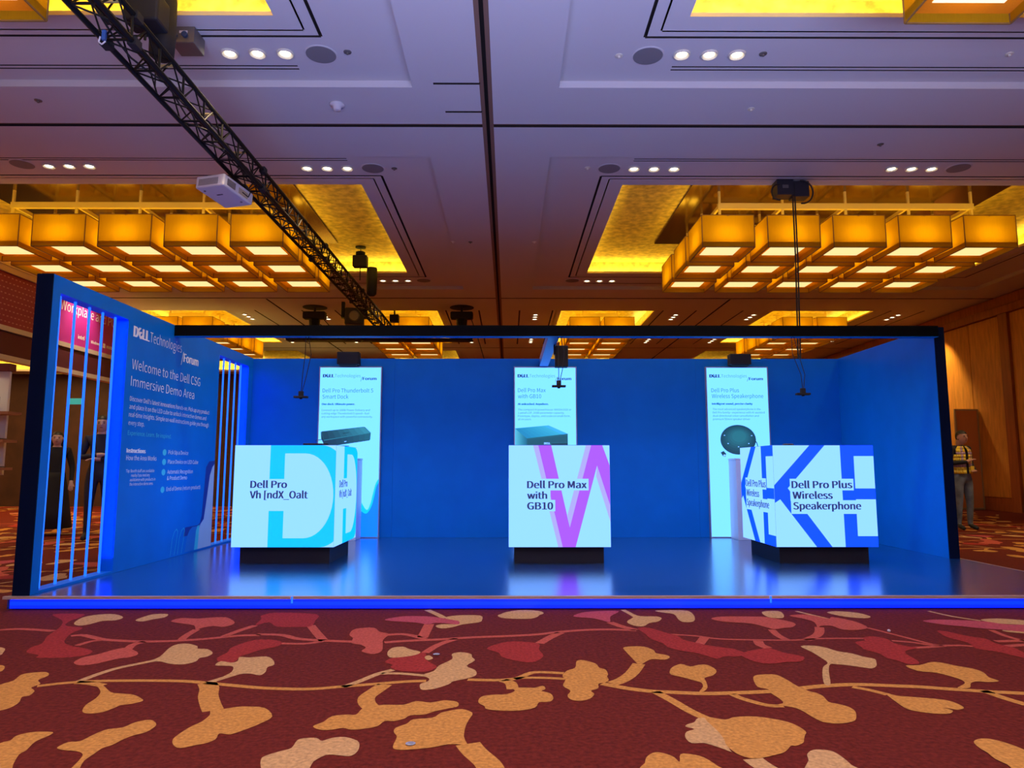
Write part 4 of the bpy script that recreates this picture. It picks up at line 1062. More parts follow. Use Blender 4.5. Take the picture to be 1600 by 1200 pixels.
def smooth_open(pts, k=4):
    out = []
    for i in range(len(pts) - 1):
        p0 = pts[max(i - 1, 0)]
        p1, p2 = pts[i], pts[i + 1]
        p3 = pts[min(i + 2, len(pts) - 1)]
        for j in range(k):
            t = j / k
            out.append(tuple(0.5 * (2 * p1[a] + (p2[a] - p0[a]) * t + (2 * p0[a] - 5 * p1[a] + 4 * p2[a] - p3[a]) * t * t + (3 * p1[a] - p0[a] - 3 * p2[a] + p3[a]) * t**3) for a in (0, 1)))
    out.append(pts[-1])
    return out


panel(-2.262, 'tall backlit panel on the back wall showing a flat docking station', 0)
panel(.521, 'tall backlit panel on the back wall showing a cube-shaped mini computer', 1)
panel(3.268, 'tall backlit panel on the back wall showing a round speakerphone', 2)

for x, w, lb in ((-2.285, .31, 'black spotlight box clamped above the left lit panel'), (3.30, .30, 'black spotlight box clamped above the right lit panel')):
    t = thing('projector_box', lb, 'box', (x, YB - .06, T))
    zt, zb = (.075, -.105) if x < 0 else (.05, -.105)
    MB().box(-w / 2, w / 2, -.10, .04, zb, zt).build('body', BLACKM, t, bevel=.008)
    MB().box(-w / 2 + .03, w / 2 - .03, -.075, .015, zb - .012, zb + .001).build('lens_plate', BLACK, t)
    MB().box(-.03, .03, .041, .175, .004, .03).box(-.03, .03, .162, .175, -.1, .004).build('clamp', BLACK, t)
t = thing('projector_box', 'black box hanging below the short beam over the middle panel', 'box', (.62, 8.3, 2.5))
MB().box(-.075, .075, -.07, .07, -.25, .0).build('body', BLACKM, t, bevel=.008)
MB().box(-.09, -.0755, -.04, .04, -.1, .05).build('bracket', BLACK, t)


# cameras hanging from the beam ------------------------------------------------------
def hang_cam(xb, xc, z, label, lean):
    t = thing('hanging_camera', label, 'camera', (xc, YM - .06, z))
    c = MB()
    for d in (0, .03):
        pts = [(xb - xc + d, .01, T - .124 - z), (xb - xc + d * 2.2, 0, .7 * (T - .12 - z)), (lean * .4 + d * 1.4, 0, .35 * (T - .12 - z)), (d * .3, 0, .06)]
        c.path(pts, .004, 5)
    c.build('cable', CABLE, t)
    MB().box(-.075, .075, -.03, .03, 0, .022).build('camera_bar', BLACKM, t, bevel=.004)
    MB().box(-.025, .025, -.02, .02, .0225, .075).build('mount', BLACKM, t, bevel=.004)
    MB().lathe((0, 0, 0), [(.014, -.012), (.018, -.0005)], 12).build('lens', BLACK, t)


hang_cam(-2.24, -2.27, 1.83, 'small camera on cables hanging above the left cube', .02)
hang_cam(.545, .548, 1.95, 'small camera on cables hanging above the middle cube', 0)
hang_cam(3.13, 3.225, 1.865, 'small camera on cables hanging above the right cube', -.03)

# white pedestals ----------------------------------------------------------------------
for xa, xb, lb in ((-2.62, -2.06, 'white pedestal half hidden behind the left cube'), (3.10, 3.66, 'white pedestal half hidden behind the right cube')):
    t = thing('pedestal', lb, 'pedestal', ((xa + xb) / 2, 9.86, SZ))
    w = (xb - xa) / 2
    MB().box(-w, w, -.11, .22, .0, 1.08).build('body', WHITEP, t, bevel=.004)
    MB().box(-w - .004, w + .004, -.114, .224, 1.0805, 1.10).build('top_board', WHITEP, t)


# LED cubes ---------------------------------------------------------------------------------
CB = led('led_cube_pale', (154, 228, 255), 1.0)
CD = led('led_cube_cyan', (0, 196, 255), 1.1)
CP = led('led_cube_purple', (168, 88, 245), 1.1)
CL = led('led_cube_lavender', (178, 176, 255), 1.0)
CK = led('led_cube_blue', (0, 82, 255), 1.1)
CT = led('led_cube_text', (44, 58, 112))
CW = 1.04


def cube(xc, label, draw, z0=.172, z1=1.205):
    t = thing('led_cube', label, 'LED cube', (xc, 7.38, SZ))
    w = CW / 2
    MB().box(-w + .06, w - .06, .09, CW - .09, .0, z0).build('plinth', BASEBLK, t)
    MB().box(-w + .001, w - .001, .001, CW - .001, z0 + .001, z1 - .001).build('housing', BLACKM, t)
    MB().box(-w + .01, w - .01, .01, CW - .01, z1 - .0009, z1 + .003).build('top_plate', mat('cube_top', (.02, .03, .05), .4), t)
    h = z1 - z0
    for nm, o_, U in (('front_screen', (-w, 0, z1), (1, 0, 0)), ('side_screen', (w, 0, z1), (0, 1, 0)), ('side_screen', (-w, CW, z1), (0, -1, 0)), ('rear_screen', (w, CW, z1), (-1, 0, 0))):
        s = Sheet(o_, U, (0, 0, -1))
        m = MB()
        m.mat(CB)
        s.poly(m, [(0, 0), (CW, 0), (CW, h), (0, h)], .001)
        sc = m.build(nm, parent=t, recalc=False)
        g, l = MB(), MB()
        s.split = ('text_line', sc, None)
        draw(s, g, l, CW, h)
        g.build('screen_graphic', parent=sc, recalc=False)
    return t


def clip_u(pts):
    """clip polygon to 0..1 in u"""
    for lim, sg in ((0.0, 1), (1.0, -1)):
        out = []
        for i in range(len(pts)):
            a, b_ = pts[i - 1], pts[i]
            ia, ib = (a[0] - lim) * sg >= 0, (b_[0] - lim) * sg >= 0
            if ia != ib:
                t = (lim - a[0]) / (b_[0] - a[0])
                out.append((lim, a[1] + (b_[1] - a[1]) * t))
            if ib:
                out.append(b_)
        pts = out
    return pts


def uvp(s, mb, pts, h, W_, H_):
    pts = clip_u(pts)
    if len(pts) > 2:
        s.poly(mb, [(u * W_, (1 - v) * H_) for u, v in pts], h)


def draw_d(s, g, l, W_, H_):
    n = 22
    g.mat(CD)
    out_t = [(.86 + .30 * math.sin(t), .5 + .5 * math.cos(t)) for t in [PI * i / n for i in range(n + 1)]]
    inn = [(.70 + .285 * math.sin(t), .503 + .416 * math.cos(t)) for t in [PI * i / n for i in range(n + 1)]]
    # ring of the D as quads
    for i in range(n):
        uvp(s, g, [out_t[i], out_t[i + 1], inn[i + 1], inn[i]], .002, W_, H_)
    uvp(s, g, [(.352, 1), (.86, 1), (.70, .919), (.496, .919), (.496, .666), (.350, .666)], .002, W_, H_)
    uvp(s, g, [(.355, 0), (.355, .352), (.50, .352), (.50, .087), (.70, .087), (.86, 0)], .002, W_, H_)
    l.mat(CT)
    s.text(l, 'Dell Pro', .168 * W_, (1 - .578) * H_, .003, .355 * W_, .070 * H_, .016)
    s.text(l, 'Vh [ndX_Oalt', .166 * W_, (1 - .475) * H_, .003, .565 * W_, .072 * H_, .016)


def draw_v(s, g, l, W_, H_):
    g.mat(CL)
    uvp(s, g, [(.243, 1), (.295, 1), (.529, 0), (.485, 0)], .0015, W_, H_)
    uvp(s, g, [(.767, 1), (.819, 1), (.601, .19), (.578, .31)], .0015, W_, H_)
    uvp(s, g, [(.876, .80), (1.0, .405), (1.0, .245), (.866, .69)], .0015, W_, H_)
    g.mat(CP)
    uvp(s, g, [(.293, 1), (.422, 1), (.600, .19), (.655, 0), (.529, 0)], .002, W_, H_)
    uvp(s, g, [(.819, 1), (.930, 1), (.876, .80), (.655, 0), (.60, 0), (.600, .19)], .0022, W_, H_)
    uvp(s, g, [(.93, 1), (1.0, .80), (1.0, .405), (.876, .80), (.819, 1)], .0024, W_, H_)
    g.mat(CB)
    for a, b_, c, d in ((.178, .789, .553, .668), (.178, .412, .46, .56), (.178, .458, .348, .46)):
        uvp(s, g, [(a, c), (b_, c), (b_, d), (a, d)], .003, W_, H_)
    l.mat(CT)
    s.text(l, 'Dell Pro Max', .185 * W_, (1 - .575) * H_, .004, .583 * W_, .070 * H_, .016)
    s.text(l, 'with', .185 * W_, (1 - .470) * H_, .004, .19 * W_, .068 * H_, .016)
    s.text(l, 'GB10', .185 * W_, (1 - .366) * H_, .004, .248 * W_, .070 * H_, .016)


def draw_k(s, g, l, W_, H_):
    g.mat(CK)
    uvp(s, g, [(.366, 1), (.517, 1), (.133, .574), (.547, 0), (.395, 0), (.054, .465), (0, .43), (0, .603)], .002, W_, H_)
    uvp(s, g, [(.670, 1), (1, 1), (1, .893), (.803, .893), (.803, .572), (1, .572), (1, .465), (.803, .465), (.803, .105), (1, .105), (1, 0), (.677, 0)], .0022, W_, H_)
    g.mat(CB)
    for a, b_, c, d in ((.155, .787, .553, .668), (.155, .66, .45, .56), (.158, .862, .322, .456)):
        uvp(s, g, [(a, c), (b_, c), (b_, d), (a, d)], .003, W_, H_)
    l.mat(CT)
    s.text(l, 'Dell Pro Plus', .175 * W_, (1 - .575) * H_, .004, .595 * W_, .070 * H_, .016)
    s.text(l, 'Wireless', .180 * W_, (1 - .470) * H_, .004, .39 * W_, .070 * H_, .016)
    s.text(l, 'Speakerphone', .182 * W_, (1 - .366) * H_, .004, .665 * W_, .070 * H_, .016)


c1 = cube(-2.302, 'glowing cube with a large cyan letter, left on the stage', draw_d)
c2 = cube(.520, 'glowing cube with purple zigzag strokes, middle of the stage', draw_v)
c3 = cube(3.252, 'glowing cube with bold blue strokes, right on the stage', draw_k)
t = thing('docking_station', 'thin black docking device lying on top of the left cube', 'device', (-2.12, 7.85, SZ + 1.2085), .1)
MB().box(-.13, .13, -.05, .05, .004, .03).build('body', BLACKM, t, bevel=.006)
MB().path([(.13, 0, .015), (.25, .03, .006), (.35, .06, .005)], .004, 6).build('cable', CABLE, t)
for sx in (-.1, .1):
    MB().box(sx - .015, sx + .015, -.04, .04, 0, .0038).build('foot', BLACKM, t)
t = thing('speakerphone', 'small dark round speakerphone lying on top of the right cube', 'device', (3.10, 7.9, SZ + 1.2085))
MB().lathe((0, 0, 0), [(.055, 0), (.062, .008), (.06, .02), (.052, .026)], 24).build('body', BLACKM, t)
MB().lathe((0, 0, 0), [(.05, .0262), (.045, .029)], 24).build('grille', GRILLE, t)
# ============================================================ TRUSS AND RIGGING
def truss(root, p0, length, s, pitch, axis='Y'):
    """square box truss; chords, then lacing bars as parts"""
    def P(u, a, b):
        return (a, u, b) if axis == 'Y' else (u, a, b)
    for a in (0, s):
        for b in (0, s):
            MB().tube(P(0, a, b), P(length, a, b), .024, 8).build('chord', BLACK, root)
    n = int(length / pitch)
    lac = MB()
    for i in range(n):
        u0, u1, u2 = i * pitch, (i + .5) * pitch, (i + 1) * pitch
        for (a0, b0, a1, b1) in ((0, 0, 0, s), (s, 0, s, s), (0, 0, s, 0), (0, s, s, s)):
            lac.tube(P(u0, a0, b0), P(u1, a1, b1), .008, 5, caps=False)
            lac.tube(P(u1, a1, b1), P(u2, a0, b0), .008, 5, caps=False)
        lac.tube(P(u0, 0, 0), P(u0, s, 0), .012, 5, caps=False)
        lac.tube(P(u0, s, 0), P(u0, s, s), .012, 5, caps=False)
    o = lac.build('lacing', BLACK, root)
    o['kind'] = 'stuff'
    return o


tr = thing('lighting_truss', 'long black box truss running into the hall under the ceiling', 'truss', (-3.25, 2.2, 4.48))
truss(tr, 0, 15.9, .225, .45)
for y in (3.2, 6.2, 9.2, 12.2):
    for a in (0, .225):
        for b in (0, .225):
            MB().box(a - .034, a + .034, y - .05, y + .05, b - .034, b + .034).build('coupler', BLACKM, tr)
random.seed(3)
cb = MB()
for k in range(3):
    pts = []
    for i in range(60):
        pts.append((.10 + .05 * math.sin(i * .9 + k * 2), i * .265, .06 + .035 * k + .035 * math.sin(i * 1.3 + k)))
    cb.path(pts, .009, 5)
cb.build('cable', CABLE, tr)
bar = MB()
for y in [1.2 + .9 * i for i in range(16)]:
    bar.tube((.0, y, .225), (.225, y, .225), .014, 6)
bar.build('rung', RAIL, tr)['kind'] = 'stuff'  # gold light on these truss bars is put into their colour
st2 = MB().box(.045, .075, 3.05, 3.07, -.06, .02).build('strap', mat('strap_blue', (.04, .12, .35), .7), tr)
MB().path([(.03, 3.06, -.03), (.02, 3.06, -.075), (.045, 3.06, -.095), (.075, 3.06, -.07)], .006, 8).build('hook', PROJW, tr)

tt = thing('lighting_truss', 'short black cross truss above the booth behind the beam', 'truss', (-5.85, 18.4, 4.42))
truss(tt, 0, 4.9, .3, .5, 'X')
MB().box(0, 4.9, .0, .32, -.03, -.024).build('soft_wrap', BLACKM, tt)


def hoist(x, y, z, zc, label, bag=True, h=.34, group='chain hoists'):
    t = thing('chain_hoist', label, 'hoist', (x, y, z), 0, group)
    MB().box(-.15, .15, -.1, .1, 0, h * .72).build('motor_body', BLACKM, t, bevel=.02)
    MB().lathe((0, 0, 0), [(.07, h * .721), (.10, h * .78), (.10, h * .95), (.06, h)], 16).build('motor_cover', BLACK, t)
    MB().tube((0, 0, h), (0, 0, zc - z - .02), .008, 6).build('chain', CABLE, t)
    MB().lathe((0, 0, zc - z), [(.03, -.03), (.11, -.02), (.11, -.002)], 18).build('ceiling_plate', BLACK, t)
    MB().tube((0, 0, 0), (0, 0, -.28), .012, 6).build('hook_chain', CABLE, t)
    if bag:
        MB().lathe((.255, -.02, 0), [(.06, -.62), (.10, -.58), (.115, -.3), (.11, -.05), (.10, -.02)], 16).build('chain_bag', BLACKM, t, smooth=True)
    return t


hoist(-3.13, 14.6, 5.26, 5.70, 'black chain hoist above the far part of the long truss')
h2 = thing('chain_hoist', 'black chain bag and hoist over the near end of the truss', 'hoist', (-3.14, 6.05, 4.74), 0, 'chain hoists')
MB().lathe((0, 0, 0), [(.07, 0), (.105, .03), (.112, .22), (.108, .55), (.10, .62)], 20).build('chain_bag', BLACKM, h2, smooth=True)
MB().box(-.15, .15, -.40, -.18, .12, .38).build('motor_body', BLACKM, h2, bevel=.02)
MB().tube((0, -.29, .38), (0, -.29, .6), .009, 6).build('chain', CABLE, h2)
MB().tube((0, -.29, .12), (0, -.29, .0), .012, 6).build('hook_chain', CABLE, h2)
for x, lb in ((-5.15, 'black hoist motor on the left end of the cross truss'), (-1.25, 'black hoist motor on the right end of the cross truss')):
    t = thing('chain_hoist', lb, 'hoist', (x, 18.55, 4.755), 0, 'chain hoists')
    MB().box(-.30, .30, -.12, .12, .22, .42).build('motor_body', BLACKM, t, bevel=.04)
    MB().lathe((0, 0, 0), [(.13, .0), (.14, .1), (.15, .215)], 14).build('hook_block', BLACK, t)
    MB().tube((0, 0, .42), (0, 0, .53), .03, 8).build('chain', CABLE, t)
    MB().lathe((0, 0, 0), [(.15, .525), (.32, .53), (.32, .542)], 18).build('ceiling_plate', BLACKM, t)
    MB().path([(.25, .2, .25), (.38, .24, -.1), (.5, .3, -.5), (.62, .35, -.9)] if x > -3 else [(.2, .2, .25), (.42, .24, .0), (.3, .25, -.25)], .012, 6).build('cable', CABLE, t)


t = thing('stage_light', 'dark boxy stage light on the left side of the long truss near its far end', 'stage light', (-3.62, 16.4, 4.40), .15)
MB().box(-.22, .22, -.12, .12, -.02, .38).build('body', mat('dark_brownblack', (.02, .017, .015), .5), t, bevel=.03)
MB().box(-.30, -.221, -.08, .08, .15, .52).build('barn_door', BLACK, t)
MB().box(.221, .29, -.08, .08, .15, .45).box(.29, .36, -.03, .03, .15, .2).build('yoke', BLACK, t)
MB().lathe((0, 0, 0), [(.11, -.16), (.13, -.12), (.13, -.121)], 16, 'Y').build('lens', GREYM, t).location = (0, 0, .18)
t = thing('small_box_light', 'small dark box under the ceiling right of the truss end', 'stage light', (-2.98 + .0, 18.9, 5.0))
t.location = (-3.10, 18.95, 4.98)
MB().box(-.12, .12, -.1, .1, 0, .2).build('body', BLACKM, t, bevel=.01)
MB().box(-.02, .02, -.02, .02, .2, .319).build('stem', BLACK, t)

# projector ------------------------------------------------------------------------
t = thing('projector', 'white projector hanging below the long truss', 'projector', (-3.30, 7.95, 4.19), math.radians(-17))
t.rotation_euler.x = math.radians(-6)
w, d, h = .19, .26, .145
MB().box(-w, w, -d, d, 0, h).build('body', PROJW, t, bevel=.018)
v = MB()
for i in range(16):
    v.box(-w + .045 + i * .0165, -w + .053 + i * .0165, -d - .003, -d + .004, .025, .105)
v.build('vent_grille', VENT, t)['kind'] = 'stuff'
MB().box(w - .004, w + .003, -d + .06, -d + .2, .03, .11).build('side_grille', VENT, t)
MB().box(w - .004, w + .004, .0, .16, .03, .1).build('socket_panel', mat('socket_cream', (.5, .42, .3), .5), t)
MB().lathe((-.08, d - .01, .07), [(.05, 0), (.05, .03), (.042, .032)], 20, 'Y').build('lens', BLACK, t)
MB().box(-.05, .03, -.07, -.055, -.002, .001).build('badge', BLACK, t)
MB().box(-.12, .12, -.12, .12, h, h + .015).box(-.02, .02, -.02, .02, h + .0151, .27).box(-.05, .05, -.05, .05, .235, .25).build('mount', BLACKM, t)
MB().path([(w + .003, .06, .07), (w + .06, .1, .02), (w + .05, .14, .1), (w + .02, .1, .16), (.08, .1, .24)], .006, 6).build('cable', CABLE, t)
for sx, sy in ((-.12, -.18), (.12, .15)):
    MB().lathe((sx, sy, 0), [(.012, -.008), (.014, .001)], 10).build('foot', VENT, t)

# power boxes on the ceiling -----------------------------------------------------------
t = thing('power_box', 'grey steel junction box on the ceiling beside the truss', 'junction box', (-3.20, 6.66, 5.38))
MB().box(-.115, .115, -.12, .12, -.17, -.0).build('box_body', GREYM, t, bevel=.006)
MB().box(-.115, .115, -.125, -.1205, -.165, -.02).build('cover', GREYM, t)
for sx in (-.07, .03):
    MB().lathe((sx, -.126, -.10), [(.026, 0), (.03, -.03), (.02, -.035)], 12, 'Y').build('socket', mat('socket_blue', (.02, .05, .14), .5), t)
MB().box(-.03, .05, -.129, -.1255, -.075, -.05).build('name_plate', PROJW, t)
MB().path([(-.07, -.16, -.14), (-.15, -.16, -.17), (-.25, -.12, -.2), (-.05 - .22, -.06, -.6)], .008, 6).build('cable', CABLE, t)
t = thing('power_box', 'black twin power box on the ceiling with two long hanging cables', 'junction box', (4.19, 10.33, 5.375))
MB().box(-.17, .08, -.11, .11, -.24, -.001).build('box_body', mat('box_charcoal', (.02, .02, .028), .5), t, bevel=.006)
MB().box(.082, .32, -.09, .12, -.26, -.02).build('box_body', MATS['box_charcoal'], t, bevel=.006)
MB().box(-.09, .0, -.1135, -.1105, -.14, -.09).build('name_plate', GREYM, t)
cc = MB()
for sg, cx, R in ((1, .19, .16), (-1, -.16, .11)):
    pts = [(cx + sg * R * math.sin(a) * (1.0), -.14, -.215 + R * 1.1 * math.cos(a)) for a in [PI * (-.05 + i / 12 * 1.1) for i in range(13)]]
    MB().path(pts, .012, 6).build('coiled_cable', CABLE, t)
for dx in (.065, .098):
    MB().path([(dx, -.085, -.05), (dx, -.085, -1.2), (dx + .01, .0, -2.4), (dx - .005, .02, -3.4), (dx, .05, -4.7)], .011, 6).build('cable', CABLE, t)

# ============================================================ LEFT: BANNER, SHELVES, PEOPLE
t = thing('fascia_banner', 'long wine-red and magenta overhead fascia with white lettering at left', 'banner', (-9.0, 10.0, 3.5))
b = MB()
b.mat(WINE).box(-.1, 0, 0, 3.4, .09, 1.05)
b.mat(MAGE).box(-.1, 0, 3.4, 8.2, .09, 1.05)
b.build('banner_cloth', parent=t)
MB().box(-.14, .03, -.02, 8.25, 1.05, 1.2).box(-.14, .05, -.02, 8.25, 1.16, 1.22).build('top_trim', CREAM, t)
MB().box(-.14, .03, -.02, 8.25, 0, .09).build('bottom_trim', CREAM, t)
MB().box(-.1, 0, 0, 8.2, -.42, -.02).build('valance', mat('valance_dark', (.10, .01, .02), .7), t)
MB().box(-.14, .03, -.02, 8.25, -.52, -.43).build('lower_trim', CREAM, t)
s = Sheet((-9.0, 10.0, 4.7), (0, 1, 0), (0, 0, -1))
s.split = ('text_line', t, Matrix.Translation(-Vector(t.location)))
L = MB()
L.mat(PRINTW)
s.text(L, 'Workplace and PCs', 4.04, .46, .002, 2.08, .20, 0)
s.text(L, 'intel', 4.68, .95, .002, .22, .08, .02)
s.text(L, 'Windows', 5.14, .97, .002, .33, .065, .02)
s.text(L, 'NVIDIA', 5.74, .98, .002, .32, .065, .02)
s.poly(L, [(5.60, .89), (5.69, .89), (5.69, .99), (5.60, .99)], .002)
L.build('printed_logo', parent=t, recalc=False).matrix_parent_inverse = Matrix.Translation(-Vector(t.location))
s.split = None
L = MB()
L.mat(mat('banner_dash', (.6, .28, .25), .6))
for i in range(34):
    for j in range(9):
        u = .1 + i * .1 + (j % 2) * .05
        if u < 3.3:
            s.poly(L, [(u, .22 + j * .1), (u + .045, .215 + j * .1), (u + .05, .232 + j * .1), (u + .005, .237 + j * .1)], .002)
o = L.build('banner_pattern', parent=t, recalc=False)
o.matrix_parent_inverse = Matrix.Translation(-Vector(t.location))
o['kind'] = 'stuff'
for yy in (.1, 4.1, 8.0):
    MB().box(-.12, -.04, yy, yy + .08, .0, 0.0 + .01).build('bracket', CREAM, t)
post = []
for yy in (10.1, 17.95):
    MB().box(-.16, -.02, yy - 10 - .07, yy - 10 + .07, -3.5, -.53).build('post', CREAM, t)
light('SPOT', 'banner_spot', (-8.3, 10.6, 5.2), 320, (1, .8, .5), (math.radians(15), math.radians(28), 0), spot=math.radians(60), blend=.9, radius=.05)
light('SPOT', 'banner_spot', (-8.3, 14.7, 5.2), 220, (1, .75, .55), (0, math.radians(28), 0), spot=math.radians(70), blend=.9, radius=.05)

t = thing('shelf_unit', 'pale display shelf unit with three wooden shelves at the left edge', 'shelf unit', (-8.9, 12.0, 0))
MB().box(-.7, .40, .05, .10, .95, 2.7).build('back_board', WHITEP, t)
MB().box(-.72, .44, -.02, .14, 2.705, 2.83).build('top_cap', mat('cap_wine', (.14, .02, .03), .6), t)
for z in (1.03, 1.49, 1.95):
    MB().box(-.7, .66 - (1.95 - z) * .09, -.30, .045, z, z + .045).build('shelf', mat('shelf_wood', (.30, .13, .08), .5), t)
MB().box(-.70, -.62, -.25, .10, 0, .948).box(-.56, -.50, -.25, .10, 0, .948).build('leg_frame', BLACK, t)
t2 = thing('picture_frame', 'small dark picture standing on the upper shelf at left', 'picture', (-8.72, 11.93, 1.997), .2)
MB().box(-.15, .15, -.01, .012, 0, .26).build('frame', BLACKM, t2)
MB().box(-.12, .12, -.014, -.0105, .03, .23).build('print', mat('picture_grey', (.2, .22, .26), .5), t2)
for z, lb in ((1.54, 'middle'), (1.08, 'lowest')):
    t2 = thing('laptop', 'dark closed laptop lying on the %s shelf at left' % lb, 'laptop', (-8.55, 11.85, z - .003))
    MB().box(-.16, .16, -.11, .11, 0, .012).build('base', BLACKM, t2)
    MB().box(-.16, .16, -.11, .11, .013, .02).build('lid', GREYM, t2)

# background booth walls and cove ceiling seen through the tubes
t = thing('exhibition_wall', 'dark brown exhibition partition with gold lit cove behind the glowing tubes', 'wall', (-11.5, 20.0, 0))
MB().box(-4.5, 4.2, 0, .15, 0, 3.7).build('wall_body', BROWNW, t)
MB().box(-4.5, 4.2, -.5, 0, 3.71, 3.76).build('cove_ledge', CREAM, t)
MB().box(-4.5, 4.2, .0, .05, 3.77, 4.08).build('cove_panel', GOLD, t)
light('AREA', 'cove_strip', (-.2, -.25, 3.85), 40, (1, .75, .2), (math.radians(150), 0, 0), 8.4, .1, parent=t)
t = thing('exhibition_wall', 'low gold lit partition in the distance between the glowing tubes', 'wall', (-8.3, 23.0, 0))
MB().box(-1.6, 4.0, 0, .15, 0, 2.6).build('wall_body', WOODD, t)
MB().box(-1.6, 4.0, -.02, 0, 2.62, 2.9).build('cove_panel', GOLD, t)
light('AREA', 'cove_strip', (1.2, -.3, 2.7), 40, (1, .75, .2), (math.radians(100), 0, 0), 5, .1, parent=t)
t = thing('info_sign', 'small teal lit sign hanging in the distance between the tubes', 'sign', (-11.6, 19.0, 2.75))
MB().box(-.2, .2, 0, .03, 0, .16).build('sign_face', mat('sign_teal', (.02, .2, .22), .5, 0, (.0, .35, .38), .6), t)
MB().tube((-.15, .015, .161), (-.15, .015, 2.54), .006, 5).tube((.15, .015, .161), (.15, .015, 2.54), .006, 5).build('wire', CABLE, t)

# right: poster board and door leaf ------------------------------------------------------
t = thing('poster_board', 'tall dark poster with a red headline band behind the right booth wall', 'poster', (11.62, 19.05, 0), 0)
MB().box(-.62, .12, 0, .05, 0, 2.60).build('frame', FRAMEG, t)
MB().box(-.58, .08, -.006, -.0005, .05, 2.55).build('poster_sheet', mat('poster_dark', (.025, .02, .025), .5), t)
L = MB()
s = Sheet((-.58, -.006, 2.55), (1, 0, 0), (0, 0, -1))
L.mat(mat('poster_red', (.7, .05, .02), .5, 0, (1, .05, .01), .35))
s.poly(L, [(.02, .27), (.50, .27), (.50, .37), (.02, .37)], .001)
L.mat(PRINTW)
s.text(L, 'Gaming', .2, .35, .002, .24, .055, .02)
L.mat(mat('poster_taupe', (.22, .14, .11), .6))
for i in range(5):
    y_ = .72 + i * .12
    s.poly(L, [(.12, y_), (.36, y_ - .16), (.38, y_ - .11), (.13, y_ + .06)], .001)
L.build('poster_print', parent=t, recalc=False)
MB().box(-.66, .16, -.15, .2, 0, .015).build('foot', GREYM, t)
t = thing('display_board', 'tall brown board in a pale metal frame standing beside the security guard', 'board', (11.88, 18.4, 0), 0)
f = MB().box(-.30, -.265, -.03, .03, 0, 2.58).box(.275, .31, -.03, .03, 0, 2.58).box(-.264, .274, -.03, .03, 2.54, 2.58).box(-.264, .274, -.03, .03, 0, .05)
f.build('frame', FRAMEG, t)
MB().box(-.264, .274, -.015, .015, .051, 2.539).build('board', mat('board_brown', (.62, .24, .06), .6), t)


